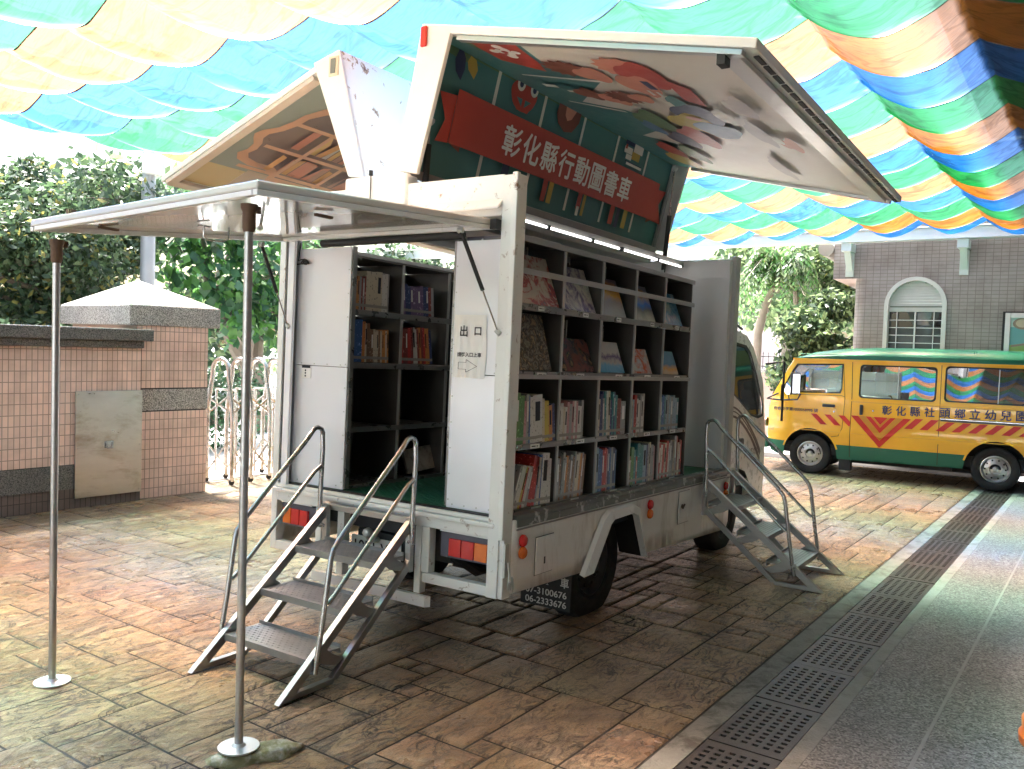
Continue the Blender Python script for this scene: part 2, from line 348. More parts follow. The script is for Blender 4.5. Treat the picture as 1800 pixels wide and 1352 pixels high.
def skin(name, outer, holes, fmap, mats, parent, step=.1, thick=.0, matf=None, smooth=True, label=None):
    vs, fs = fill2d(outer, holes, step); P = [fmap(*p) for p in vs]
    o = raw(name, P, fs, mats, [matf(sum(vs[i][0] for i in f)/3, sum(vs[i][1] for i in f)/3) for f in fs] if matf else None, parent, smooth)
    if thick:
        s = o.modifiers.new("solid", 'SOLIDIFY'); s.thickness = thick; s.offset = 0
    if label: o["label"] = label
    return o
def rrect(x0, x1, y0, y1, r, n=4):
    P = []
    for cx, cy, a in ((x1-r, y1-r, 0), (x0+r, y1-r, PI/2), (x0+r, y0+r, PI), (x1-r, y0+r, 1.5*PI)):
        P += [(cx+r*math.cos(a+PI/2*i/n), cy+r*math.sin(a+PI/2*i/n)) for i in range(n+1)]
    return P
FCACHE = {}
def text(body, size, mt, parent, X, Y, O, name="lettering", bold=0., fat=0., width=None, height=None, center=True, thick=.0015, shear=0):
    """lettering as a thin mesh: O origin, X right direction, Y up direction"""
    key = (body, bold)
    if key not in FCACHE:
        c = bpy.data.curves.new('t', 'FONT'); c.body = body; c.offset = bold; o = bpy.data.objects.new('t', c); col.objects.link(o)
        bpy.context.view_layer.update()
        me = bpy.data.meshes.new_from_object(o.evaluated_get(bpy.context.evaluated_depsgraph_get()))
        vs = [(v.co.x, v.co.y) for v in me.vertices]; fs = [tuple(p.vertices) for p in me.polygons]
        bpy.data.objects.remove(o); bpy.data.curves.remove(c); bpy.data.meshes.remove(me); FCACHE[key] = (vs, fs)
    vs, fs = FCACHE[key]
    x0 = min(v[0] for v in vs); x1 = max(v[0] for v in vs); y0 = min(v[1] for v in vs); y1 = max(v[1] for v in vs)
    sx = width/(x1-x0) if width else size; sy = height/(y1-y0) if height else (sx if width and not size else size)
    X = Vector(X).normalized(); Y = Vector(Y).normalized(); N = X.cross(Y).normalized(); O = Vector(O)
    ox = (x0+x1)/2 if center else x0; oy = (y0+y1)/2 if center else y0
    P = []; F = []
    for q, (da, db) in enumerate([(0, 0)]+([(fat, 0), (-fat, 0), (0, fat), (0, -fat), (fat*.7, fat*.7), (-fat*.7, -fat*.7)] if fat else [])):
        k = len(P); P += [O + X*((v[0]-ox)*sx+shear*(v[1]-oy)*sy+da) + Y*((v[1]-oy)*sy+db) + N*(thick+.00022*q) for v in vs]; F += [tuple(i+k for i in f) for f in fs]
    return raw(name, P, F, mt, None, parent)

YTH = -.027
def yd(x, y, z=0):  # yard frame (paving, drain, canopy run 1.5 degrees off the truck)
    return (x*math.cos(YTH)-y*math.sin(YTH), x*math.sin(YTH)+y*math.cos(YTH), z)

# ================================================================ SETTING
def ground_sheet(name, x0, x1, y0, y1, z, mt, rz=YTH):
    o = raw(name, [(x0, y0, z), (x1, y0, z), (x1, y1, z), (x0, y1, z)], [(0, 1, 2, 3)], mt); o.rotation_euler = (0, 0, rz); return struct(o)
ground_sheet("ground", -120, 150, -120, 150, -.40, PALEC)
# under the yard the ground is cut by the drain channel, so everything sits on a thick base slab
def slab(name, x0, x1, y0, y1, z0, z1, mt, bevel=0.):
    m = M(); m.box(x0, x1, y0, y1, z0, z1); o = m.build(name, mt, bevel=bevel); o.rotation_euler = (0, 0, YTH); return struct(o)
slab("ground_slab", -12, 11.74, -1.055, 6.4, -.35, -.008, JOINT)
slab("pavement", -12, 40, 6.4, 40, -.35, -.002, PALEC)
slab("road", -40, 60, 11.5, 17.5, -.30, .004, ASPH)
slab("side_pavement", 11.745, 40, -1.055, 6.4, -.35, -.003, PALEC)
# stamped slate paving: every stone is a bevelled island of one paving sheet
U = .134; NX, NY = 121, 55; X0, Y0 = -5.2, -1.045
occ = np.zeros((NX, NY), bool); stones = []
rs = random.Random(11)
SZ = [(4, 2), (3, 2), (4, 3), (2, 2), (3, 3), (5, 2), (5, 3), (2, 3), (3, 1), (4, 2), (4, 2), (3, 2), (4, 3), (6, 2)]
for j in range(NY):
    for i in range(NX):
        if occ[i, j]: continue
        for t in range(9):
            a, b = rs.choice(SZ) if t < 7 else ((2, 1) if t == 7 else (1, 1))
            if i+a <= NX and j+b <= NY and not occ[i:i+a, j:j+b].any(): break
        a = min(a, NX-i); b = min(b, NY-j)
        occ[i:i+a, j:j+b] = True; stones.append((i, j, a, b))
sv, sf, tone = [], [], []
for (i, j, a, b) in stones:
    g = .0058; e = .012
    x0, x1, y0, y1 = X0+i*U+g, X0+(i+a)*U-g, Y0+j*U+g, Y0+(j+b)*U-g
    t = rs.uniform(.82, 1.08); tc = (t*rs.uniform(.97, 1.05), t*rs.uniform(.96, 1.03), t*rs.uniform(.90, 1.06), 1)
    k = len(sv); dz = rs.uniform(-.0015, .0015)
    nx = max(2, a*2); ny = max(2, b*2)
    gx = [x0, x0+e]+[x0+e+(x1-x0-2*e)*q/nx for q in range(1, nx)]+[x1-e, x1]
    gy = [y0, y0+e]+[y0+e+(y1-y0-2*e)*q/ny for q in range(1, ny)]+[y1-e, y1]
    for yy_, y in enumerate(gy):
        for xx_, x in enumerate(gx):
            edge = xx_ in (0, len(gx)-1) or yy_ in (0, len(gy)-1)
            wob = .0035*noise.noise(Vector((x*7, y*7, 3)))
            jx = wob if edge else 0
            sv.append((x+jx, y+wob*.8, -.007 if edge else dz + .0035*noise.noise(Vector((x*5, y*5, 0)))))
    W_ = len(gx)
    for q in range(len(gy)-1):
        for p in range(W_-1):
            sf.append((k+q*W_+p, k+q*W_+p+1, k+(q+1)*W_+p+1, k+(q+1)*W_+p)); tone.append(tc)
pav = raw("stamped_paving", sv, sf, STONE, smooth=True); pav.rotation_euler = (0, 0, YTH); struct(pav)
ca = pav.data.color_attributes.new("tone", 'FLOAT_COLOR', 'CORNER')
buf = np.repeat(np.array(tone, dtype=np.float32), [len(f) for f in sf], axis=0).ravel(); ca.data.foreach_set("color", buf)

# drain channel, its concrete rims, the cast iron covers
slab("concrete_kerb_strip", -12, 11.74, -1.172, -1.056, -.35, -.001, CONC)
slab("concrete_kerb_strip", -12, 11.74, -1.592, -1.518, -.35, .001, mat("kerb_light", (.20, .205, .195), .7, var=.3, scale=11, bmp=.4, bscale=70, dirt=(.12, .12, .11), dirtlim=(.52, .66), dscale=6))
slab("drain_channel", -12, 11.74, -1.516, -1.174, -.35, -.16, DARK)
slab("terrazzo_pavement", -12, 11.74, -1.966, -1.594, -.35, .002, TERR)
slab("concrete_joint_strip", -12, 11.74, -1.982, -1.9665, -.35, .0045, mat("joint_light", (.24, .24, .235), .7, var=.2))
slab("terrazzo_pavement", -12, 11.74, -6.5, -1.9825, -.35, .003, TERR)
def grate():
    m = M(); L, Wd = .612, .336; y0 = -Wd/2
    n = 11; px = .0475; sx = .022; x_s = (L-(n-1)*px-sx)/2
    ys = [(-.125+.050*k-.0145, -.125+.050*k+.0145) for k in range(6)]
    xs = [x_s+k*px for k in range(n)]; T, B = 0, -.03
    prev = 0
    for x in xs:
        m.box(prev, x, y0, -y0, B, T)
        py = y0
        for a, b in ys: m.box(x, x+sx, py, a, B, T); py = b
        m.box(x, x+sx, py, -y0, B, T); prev = x+sx
    m.box(prev, L, y0, -y0, B, T)
    o = m.build("drain_grate", IRON); return o
g0 = grate(); k = 0
for i in range(-2, 18):
    x = .005+i*.622
    o = g0 if k == 0 else g0.copy()
    if k: col.objects.link(o)
    k += 1
    p = yd(x, -1.3455, -.001+.0015*math.sin(i*2.3)); o.location = p; o.rotation_euler = (R(.25*math.sin(i*1.7)), 0, YTH)
    ords = ["nearest the camera at the bottom of the photo", "second from the camera", "third from the camera", "fourth from the camera", "fifth from the camera", "sixth from the camera", "seventh from the camera", "eighth from the camera", "ninth from the camera", "tenth from the camera", "eleventh from the camera", "twelfth from the camera", "thirteenth from the camera", "fourteenth from the camera", "fifteenth from the camera", "sixteenth from the camera", "seventeenth from the camera", "last one under the yellow van wheel"]
    lab = "slotted cast iron drain cover, " + (ords[min(i, 17)] if i >= 0 else ["just outside the bottom edge", "beside the camera"][i+2])
    tag(o, lab, "drain cover", "slotted drain covers in a row along the paving")

# ================================================================ CANOPY (cloth strips sewn side by side, hung on wires)
can = thing("shade_canopy", "large striped cloth canopy of orange, blue and green strips hung over the yard", "canopy", (0, 0, 0), YTH)
SP = .875; XS = 1.94; YW = [6.07+.44] + [6.07-.868*k for k in range(0, 13)]
ZC = 3.9
def hz(x, y, yA, yB, t):  # t 0..1 within strip
    s = (y-yB)/(yA-yB); q = abs(s-.5)*2
    key = int(round(yB*10)); hh = .16 + .05*math.sin(key*1.7)
    sag = hh*(1-q**1.75)*((yA-yB)/.868)**.8
    b = .085*4*t*(1-t)*(.35+.65*(1-q**2))
    fold = .02*math.exp(-((1-q)/.18)**2)*math.sin(t*19+key)*(t*(1-t)*4)
    return -sag-b+fold
for n in range(-14, 11):
    xa = XS+SP*n; m_ = (CL_O, CL_B, CL_G)[n % 3]
    ny = 20; nt_ = 12; vs = []; fs = []; mi = []
    rows = []; YS = YW if n > -5 else [13.2, 12.3, 11.4, 10.55, 9.7, 8.85, 8.0, 7.25]+YW
    for a in range(len(YS)-1):
        yA, yB = YS[a], YS[a+1]
        for k in range(ny if a else 10):
            f = k/(ny if a else 10); rows.append((yA+(yB-yA)*f, yA, yB))
    rows.append((YS[-1], YS[-2], YS[-1]))
    ts = [0, .012]+[.012+.976*k/nt_ for k in range(1, nt_)]+[.988, 1]
    for (y, yA, yB) in rows:
        for t in ts:
            x = xa+SP*t*(.40 if n == 10 else 1)
            z = ZC+hz(x, y, yA, yB, t)
            q = abs((y-yB)/(yA-yB)-.5)*2
            wr = (.012*noise.noise(Vector((x*2.2, y*7, 1)))+.006*noise.noise(Vector((x*16, y*5+x*5, 5))))
            x2 = x+.02*noise.noise(Vector((x*.5, y*2.2, 2)))
            jo = 0 if t in (0, 1) else 1
            vs.append((x2, y, z+wr*(.5+.5*jo)))
    Wn = len(ts)
    for r_ in range(len(rows)-1):
        for c_ in range(Wn-1):
            fs.append((r_*Wn+c_, r_*Wn+c_+1, (r_+1)*Wn+c_+1, (r_+1)*Wn+c_)); mi.append(1 if c_ == 0 else 0)
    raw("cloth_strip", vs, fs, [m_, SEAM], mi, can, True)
for y in YW:
    m = M(); m.tube([(-10.3, y, ZC+.012), (11.5, y, ZC+.012)], .003, 6); m.build("wire", STEEL, can)
# steel beam at the far end of the canopy and its wall brackets
WG = mat("white_beam_paint", (.78, .80, .78), .35, var=.04)
m = M(); m.box(11.38, 11.52, -9, 13.0, 3.69, 3.85); m.box(11.34, 11.56, -9, 13.0, 3.67, 3.69); m.box(11.34, 11.56, -9, 13.0, 3.85, 3.87)
tag(m.build("steel_beam", WG, bevel=.006), "long white steel beam carrying the far edge of the striped canopy", "beam")
MINTW = mat("bracket_paint", (.66, .74, .70), .4, var=.06)
for y, lab in ((.93, "pale beam bracket at the building corner, left of the arched window"), (-.81, "pale beam bracket on the tiled wall, right of the arched window"), (-3.3, "pale beam bracket on the tiled wall, outside the right edge")):
    m = M(); m.box(11.40, 11.745, y-.08, y+.08, 3.53, 3.666)
    m.prism([(11.745, y-.05, 3.53), (11.48, y-.05, 3.53), (11.747, y-.05, 3.17), (11.745, y-.05, 3.17)], (0, .1, 0))
    m.box(11.715, 11.748, y-.065, y+.065, 3.13, 3.52)
    tag(m.build("beam_bracket", MINTW, bevel=.004), lab, "bracket", "brackets holding the canopy beam")

# upper storeys of the building the camera stands beside: only its shade reaches the picture
st = M(); st.box(-14, 11.5, -14, -1.10, 5.2, 5.5); st.box(-14, 9, -14, -4.2, 0, 5.2)
o = st.build("school_building", mat("school_wall", (.26, .20, .17), .8, var=.05)); tag(o, "pink school building beside the yard with an overhanging upper floor", "building")
YTHz = YTH

# ================================================================ BUILDING behind the van (its wall runs along y)
bld = thing("tiled_building", "pink grey tiled building with a rounded corner behind the yellow van", "building", (11.75, 0, 0))
def bwall():
    win_l, win_r, spring = .297, -.543, 2.645
    outer = [(.66, 0), (.66, 3.10), (1.20, 3.10), (1.20, 5.2), (-9, 5.2), (-9, 0)]
    # arched opening
    hole = [(win_r, 1.2), (win_l, 1.2), (win_l, spring)] + [((win_l+win_r)/2+(win_l-win_r)/2*math.cos(a), spring+(win_l-win_r)/2*math.sin(a)) for a in [PI*k/14 for k in range(1, 14)]] + [(win_r, spring)]
    def f(y, z):
        return (0, y, z)
    o = skin("wall", outer, [hole], f, TILEB, bld, .5, .0, smooth=False)
    # rounded corner and return wall, overhang above 3.06
    m = M(); pts = [(.2*(1-math.cos(a)), .66+.2*math.sin(a)) for a in [PI/2*k/8 for k in range(9)]]
    prof = [(x, y) for x, y in pts]+[(6, 1.0)]
    for i in range(len(prof)-1):
        m.add([(prof[i][0], prof[i][1], 0), (prof[i+1][0], prof[i+1][1], 0), (prof[i+1][0], prof[i+1][1], 3.10), (prof[i][0], prof[i][1], 3.10)], [(0, 1, 2, 3)])
    m.build("wall", TILEB, bld)
    m = M(); m.add([(0, 1.20, 3.10), (6, 1.5, 3.10), (6, 1.5, 5.2), (0, 1.20, 5.2)], [(0, 1, 2, 3)]); m.build("wall", TILEB, bld)
    m = M(); m.add([(0, .60, 3.10), (0, 1.20, 3.10), (6, 1.5, 3.10), (6, .6, 3.10)], [(0, 1, 2, 3)]); m.build("soffit", mat("pink_soffit", (.62, .47, .43), .7), bld)
    m = M(); m.tube([(-.05, 1.33, 3.62), (6, 1.7, 3.62)], .13, 12); m.build("eave_moulding", mat("eave_paint", (.40, .36, .33), .7), bld, True)
    # arched frame
    fr = M(); cy = (win_l+win_r)/2; rr = (win_l-win_r)/2
    ring = lambda r, x: [(x, cy+r, 1.2)]+[(x, cy+r*math.cos(a), spring+r*math.sin(a)) for a in [PI*k/20 for k in range(21)]]+[(x, cy-r, 1.2)]
    A, B, C, D = ring(rr+.05, -.045), ring(rr-.015, -.045), ring(rr+.05, .02), ring(rr-.015, .1)
    n = len(A)
    for i in range(n-1):
        fr.add([A[i], A[i+1], B[i+1], B[i]], [(0, 1, 2, 3)]); fr.add([A[i], A[i+1], C[i+1], C[i]], [(0, 1, 2, 3)]); fr.add([B[i], B[i+1], D[i+1], D[i]], [(0, 1, 2, 3)])
    w_ = fr.build("window", mat("window_frame_white", (.66, .66, .64), .45), bld)
    lo = M()
    z = spring-.02
    for k in range(9):
        zz = spring-.01+k*.047; hw = math.sqrt(max(0, (rr-.015)**2-max(0, zz+.02-spring)**2)) if zz+.02 > spring else rr-.015
        if hw > .05: lo.hexa([(.03, cy-hw, zz), (.03, cy+hw, zz), (.075, cy+hw, zz+.02), (.075, cy-hw, zz+.02)], [(.035, cy-hw, zz+.04), (.035, cy+hw, zz+.04), (.08, cy+hw, zz+.05), (.08, cy-hw, zz+.05)])
    lo.box(.02, .09, cy-rr+.015, cy+rr-.015, spring-.10, spring-.03)
    lo.build("louver", mat("louver_grey", (.52, .53, .52), .5), w_)
    gl = M(); gl.box(.12, .125, cy-rr, cy+rr, 1.2, spring-.1); gl.build("pane", glassmat("dark_pane", (.10, .13, .10), .12), w_)
    gr = M()
    for k in range(9): gr.box(.05, .06, cy-rr+.01, cy+rr-.01, 1.4+k*.125, 1.412+k*.125)
    gr.box(.045, .065, cy-.012, cy+.012, 1.2, spring-.1)
    for k in (.28, -.28): gr.box(.047, .06, cy+k-.006, cy+k+.006, 1.2, spring-.1)
    gr.build("grille", ALUR, w_)
    m = M(); m.box(.5, .52, -3, .55, 0, 3.3); m.build("curtain", mat("inner_wall", (.12, .15, .12), .9), bld)
bwall()
# notice board
nb = thing("notice_board", "framed notice board with a landscape poster on the tiled wall", "notice board", (11.75, -1.39, 1.99))
m = M(); m.box(-.05, 0, -1.9, .0, -.9, .56); m.build("backing", BLACK, nb)
m = M()
for a in ((-1.88, -1.80), (-.11, -.035)): m.box(-.075, -.051, a[0], a[1], -.88, .54)
m.box(-.075, -.051, -1.80, -.11, .46, .54); m.box(-.075, -.051, -1.80, -.11, -.88, -.80); m.build("frame", ALUR, nb, bevel=.006)
POST = [mat("poster_sky", (.45, .60, .58), .3), mat("poster_sea", (.12, .36, .38), .3), mat("poster_grass", (.28, .42, .12), .3), mat("poster_yellow", (.55, .45, .06), .3), mat("poster_brown", (.30, .20, .15), .3), mat("poster_tan", (.55, .42, .30), .3)]
def polys(name, parent, fmap, items, mats, d0=.001, dd=.0008, step=None, label=None):
    m = M(); z = d0
    for mi, P in items:
        if step:
            vs, fs = fill2d(P, [], step); m.add([fmap(x, y, z) for x, y in vs], fs, mi)
        else:
            m.add([fmap(x, y, z) for x, y in P], [tuple(range(len(P)))], mi)
        z += dd
    return m.build(name, mats, parent, label=label)
def circ(cx, cy, r, n=18, ry=None): return [(cx+r*math.cos(2*PI*k/n), cy+(ry or r)*math.sin(2*PI*k/n)) for k in range(n)]
def rect(x0, x1, y0, y1): return [(x0, y0), (x1, y0), (x1, y1), (x0, y1)]
fm = lambda a, b, d: (-.052-d, -.11-a, .46-b)
polys("poster", nb, fm, [(0, rect(0, 1.69, 0, .3)), (1, rect(0, 1.69, .14, 1.26)), (2, [(0, .42), (.35, .36), (.7, .22), (1.69, .1), (1.69, 1.26), (0, 1.26)]), (3, rect(0, 1.69, .52, .72)), (4, circ(.17, .085, .14, 18, .09)), (5, circ(.16, .08, .09, 16, .065)), (4, [(.02, .42), (.3, .37), (.62, .25), (.6, .28), (.3, .40), (.02, .45)])], POST)

# ================================================================ LEFT WALL, PILLAR
wl = thing("boundary_wall", "low pink tiled boundary wall with a dark washed stone coping", "wall", (1.692, 5.722, 0), math.atan2(-.0745, 1.0)+PI)
# local x runs left along the wall; local y points toward the camera
def lbox(parent, name, x0, x1, y0, y1, z0, z1, mt, bevel=0., label=None):
    m = M(); m.box(x0, x1, y0, y1, z0, z1); return m.build(name, mt, parent, bevel=bevel, label=label)
lbox(wl, "tile_face", .06, 9.5, -.28, .0, .44, 1.60, TILEP)
lbox(wl, "granite_band", .06, 9.5, -.28, .012, .20, .432, GRAND)
lbox(wl, "groove", .06, 9.5, -.27, -.012, .432, .44, BLACK)
lbox(wl, "base_tiles", .06, 9.5, -.28, .004, -.02, .198, TILED)
lbox(wl, "lower_coping", .05, 9.5, -.32, .05, 1.605, 1.675, GRAND, .008)
lbox(wl, "coping", -.03, 9.5, -.38, .10, 1.677, 1.80, GRAND, .012)
lbox(wl, "joint_line", .056, .058, .001, .006, .0, 1.6, BLACK)
ap = thing("access_panel", "stained stainless steel access panel with a ring handle set in the tiled wall", "panel", (1.692, 5.722, 0), wl.rotation_euler[2])
lbox(ap, "sheet", .055, .745, .014, .034, .10, 1.165, METALP, .003)
m = M(); m.box(.36, .455, .034, .042, .585, .655); m.build("handle_plate", STEEL, ap, bevel=.002)
m = M(); m.tube([(.375, .047, .64), (.375, .06, .60), (.38, .062, .585), (.435, .062, .585), (.44, .06, .60), (.44, .047, .64)], .006, 8); m.build("handle", STEEL, ap, True)
m = M()
for x in (.08, .72):
    for z in (.13, 1.135, .6): m.lathe([(.008, 0), (.008, .004)], (x, .034, z), 'y', 10)
m.build("rivet", STEEL2, ap)
PR = math.atan2(-.094, .81)
pl = thing("gate_pillar", "thick pink tiled gate pillar with a pyramid shaped washed stone cap", "pillar", (1.625, 5.79, 0), PR)
lbox(pl, "tile_face", 0, .815, 0, 1.55, .0, .925, TILEP)
lbox(pl, "groove", .01, .805, .01, 1.54, .925, .94, BLACK); lbox(pl, "granite_band", -.004, .819, -.006, 1.55, .94, 1.165, GRAN); lbox(pl, "groove", .01, .805, .01, 1.54, 1.165, 1.18, BLACK)
lbox(pl, "tile_face", 0, .815, 0, 1.55, 1.18, 1.84, TILEP)
m = M(); a = [(-.09, -.02), (.955, -.02), (.955, 1.68), (-.09, 1.68)]
m.hexa([(x, y, 1.842) for x, y in a], [(x, y, 2.055) for x, y in a]); m.add([(x, y, 2.056) for x, y in a]+[(.36, .72, 2.36)], [(0, 1, 4), (1, 2, 4), (2, 3, 4), (3, 0, 4), (3, 2, 1, 0)])
m.build("cap", GRAN, pl, bevel=.01)
m = M(); m.add([(0, 0, 0), (.16, -.03, 0), (.30, .04, 0), (.24, .12, 0), (.05, .10, 0)], [(0, 1, 2, 3, 4)]); o = m.build("dead_leaf", mat("dead_leaf", (.05, .035, .02), .9)); o.location = (2.33, 5.42, .006); tag(o, "dark dead leaf lying on the paving at the pillar foot", "leaf")

# ================================================================ FOLDING GATE
gate = thing("folding_gate", "stainless steel folding gate of tall rounded arches on small wheels", "gate", (2.80, 6.02, 0), math.atan2(.09, 1))
GS = mat("gate_steel", (.72, .71, .69), .24, 1., var=.1, dirt=(.30, .20, .12), dirtlim=(.5, .75), dscale=6)
def gpath(y_in, y_out):
    P = [(0, y_out, .05), (0, y_out, .75), (0, y_out+.015, .95), (0, y_in, 1.30)]
    c = 0; P += [(0, c+(y_in-c)*math.cos(a)*1., 1.36+.13*math.sin(a)) for a in [PI*k/10 for k in range(11)]]
    P += [(0, -y_in, 1.30), (0, -y_out-.015, .95), (0, -y_out, .75), (0, -y_out, .05)]
    return P
for i in range(9):
    x = .07+i*.305
    m = M(); m.tube([(x+a*.0, b, c) for a, b, c in gpath(-.13, -.21)], .027, 10); m.build("arch", GS, gate, True)
    m = M()
    for s in (-.21, .21): m.lathe([(.01, -.012), (.036, -.012), (.036, .012), (.01, .012)], (x, s, .04), 'y', 16)
    m.build("wheel", BLACK, gate, True)
    m = M()
    for s in (-.17, .17): m.tube([(x+.1, s, .12), (x+.1, s, 1.12)], .012, 8)
    m.tube([(x+.1, -.17, 1.12), (x+.1, .17, 1.12)], .012, 8)
    m.build("post", GS, gate, True)
    if i < 8:
        m = M()
        for s in (-.19, .19):
            for (za, zb) in ((.14, .46), (.46, .14), (.84, 1.02), (1.02, .84)):
                m.beam((x, s, za), (x+.305, s, zb), .022, .008, (0, 1, 0))
        m.build("lattice", GS, gate)

# ================================================================ POLES THAT HOLD THE REAR HATCH
def pole(x, y, h, lab):
    t = thing("support_pole", lab, "pole", (x, y, 0), 0, "poles holding up the rear hatch")
    m = M(); m.tube([(0, 0, .012), (0, 0, h-.05)], .0175, 16); m.build("tube", STEEL2, t, True)
    m = M(); m.lathe([(.084, 0.001), (.084, .007), (.03, .009), (.02, .02)], (0, 0, 0), 'z', 36); m.build("base_plate", mat("zinc_plate", (.62, .66, .66), .35, .8, var=.08), t, True)
    m = M(); m.lathe([(.021, h-.13), (.027, h-.115), (.027, h-.05), (.034, h-.035), (.034, h-.018)], (0, 0, 0), 'z', 20)
    m.box(.02, .055, -.006, .006, h-.05, h-.02); m.build("socket", RUST, t, True)
pole(-1.4229, .3353, 2.262, "thin steel pole standing nearest the camera, its base plate on a mossy bag")
pole(-1.4692, 1.6902, 2.21, "thin steel pole at the far left corner of the raised hatch")
m = M(); nn = 22
vs = []
for j in range(9):
    for i in range(nn):
        a = 2*PI*i/nn; f = math.sin(PI*(j+.0)/8*.5+PI*0) if False else math.cos(PI/2*j/8)
        rr = .17*(1+.25*math.cos(2*a)+.10*math.sin(5*a+j))*(f**.5 if f > 0 else 0)
        vs.append((rr*math.cos(a)*.92, rr*math.sin(a)*.56, .045*math.sin(PI/2*j/8)+.008*noise.noise(Vector((a*2, j*.7, 0)))))
fs = [(j*nn+i, j*nn+(i+1) % nn, (j+1)*nn+(i+1) % nn, (j+1)*nn+i) for j in range(8) for i in range(nn)]
bg_ = raw("sand_bag", vs, fs, mat("mossy_sack", (.20, .20, .10), .7, var=.5, scale=14, bmp=1., bscale=22, dirt=(.40, .40, .33), dirtlim=(.5, .65), dscale=16), smooth=True)
bg_.location = (-1.375, .29, -.003); bg_.rotation_euler = (0, 0, R(-30)); tag(bg_, "flat mossy green sack lying under the near pole base", "sack")
for o in bpy.data.objects:
    if o.name == "support_pole": o.location.z = .042

# plastic toy at the right edge
tb = thing("plastic_tub_stack", "stack of green and orange plastic tubs at the right edge", "tub", (.86, -2.56, 0))
for k, (z0, c, r0) in enumerate(((0.0, (.75, .16, .03), .215), (.07, (.78, .20, .04), .205), (.14, (.50, .55, .10), .19), (.20, (.25, .60, .35), .175))):
    m = M(); m.lathe([(r0*.92, z0), (r0, z0+.012), (r0*1.01, z0+.045), (r0*.93, z0+.068), (r0*.6, z0+.07)], (0, 0, 0), 'z', 40)
    m.build("tub", mat("tub_%d" % k, c, .35, var=.05), tb, True)

# ================================================================ TREES
def leaves(name, blobs, size, mats, parent, seed, elong=1.6, droop=0., shell=.35):
    g = np.random.default_rng(seed); Vs = []; Ms = []
    for (c, r, n) in blobs:
        d = g.normal(size=(n, 3)); d /= np.linalg.norm(d, axis=1)[:, None]
        lump = np.array([noise.noise(Vector(q)*1.9+Vector(c)) for q in d])
        rad = (g.random(n)**shell)*(1+.38*lump)
        P = np.array(c)+d*rad[:, None]*np.array(r)
        # leaf frames
        N = d*.7+g.normal(size=(n, 3))*.6+np.array([0, 0, .35]); N /= np.linalg.norm(N, axis=1)[:, None]
        T = np.cross(N, g.normal(size=(n, 3))); T[:, 2] -= droop*1.5; T -= N*np.sum(T*N, axis=1)[:, None]*.9; T /= np.linalg.norm(T, axis=1)[:, None]
        B = np.cross(N, T); B /= np.linalg.norm(B, axis=1)[:, None]
        s = size*(.6+.8*g.random(n))[:, None]
        q = np.stack([P, P+T*s*.45*elong+B*s*.42-N*s*.05, P+T*s*elong, P+T*s*.45*elong-B*s*.42-N*s*.05], axis=1)
        Vs.append(q.reshape(-1, 3)); pick = g.random(n); Ms.append(np.digitize(pick, [.5, .94] if len(mats) == 3 else [.5]))
    V = np.concatenate(Vs); mi = np.concatenate(Ms); n = len(mi)
    me = bpy.data.meshes.new(name); me.vertices.add(n*4); me.vertices.foreach_set("co", V.ravel())
    me.loops.add(n*4); me.loops.foreach_set("vertex_index", np.arange(n*4)); me.polygons.add(n)
    me.polygons.foreach_set("loop_start", np.arange(n)*4); me.polygons.foreach_set("loop_total", np.full(n, 4)); me.polygons.foreach_set("material_index", mi)
    for m_ in mats: me.materials.append(m_)
    me.update(); me.validate()
    o = bpy.data.objects.new(name, me); col.objects.link(o); o.parent = parent; return o
def tree(name, lab, base, trunks, blobs, size, mats, seed, cat="tree", elong=1.6, droop=0., bark=None, group=None):
    t = thing(name, lab, cat, base, 0, group)
    m = M()
    for pts, rs_ in trunks: m.tube(pts, .1, 9, rs=rs_)
    # twigs into the blobs
    g = random.Random(seed)
    for (c, r, n) in blobs:
        st_ = trunks[0][0][-2]
        m.tube([st_, tuple((st_[k]+c[k])/2+g.uniform(-.15, .15) for k in range(3)), c], .02, 6, rs=[.05, .035, .012])
        for _ in range(5):
            e = tuple(c[k]+r[k]*g.uniform(-.8, .8) for k in range(3)); m.tube([c, e], .01, 5, rs=[.018, .006])
    m.build("trunk", bark or BARK, t, True); leaves("crown", blobs, size, mats, t, seed, elong, droop)
    return t
def blobset(seed, n, cx, cy, cz, rx, ry, rz, r, cnt):
    g = random.Random(seed); return [((cx+g.uniform(-rx, rx), cy+g.uniform(-ry, ry), cz+g.uniform(-rz, rz)), (r*g.uniform(.7, 1.2), r*g.uniform(.7, 1.2), r*g.uniform(.55, .95)), cnt) for _ in range(n)]
tree("broadleaf_tree", "dark bushy tree with yellowing leaves behind the left end of the tiled wall", (1.2, 9.4, 0),
     [([(0, 0, 0), (.1, 0, 1.3), (.25, .1, 2.6), (.1, 0, 3.8)], [.16, .13, .09, .03]), ([(.1, 0, 1.2), (-.8, .2, 2.4), (-1.3, 0, 3.5)], [.09, .06, .02])],
     blobset(1, 22, .2, 0, 2.9, 1.9, .8, 1.2, .66, 1500), .066, [LF_D, LF_M, LF_Y], 3)
tree("broadleaf_tree", "dense dark green tree between the lamp post and the left tree, above the wall", (3.6, 10.2, 0),
     [([(0, 0, 0), (.1, 0, 1.5), (-.1, .1, 2.8), (.1, 0, 3.9)], [.15, .12, .08, .03])],
     blobset(2, 14, -.1, 0, 2.75, 1.1, .8, 1.2, .62, 1500), .066, [LF_D, LF_M, LF_Y], 5)
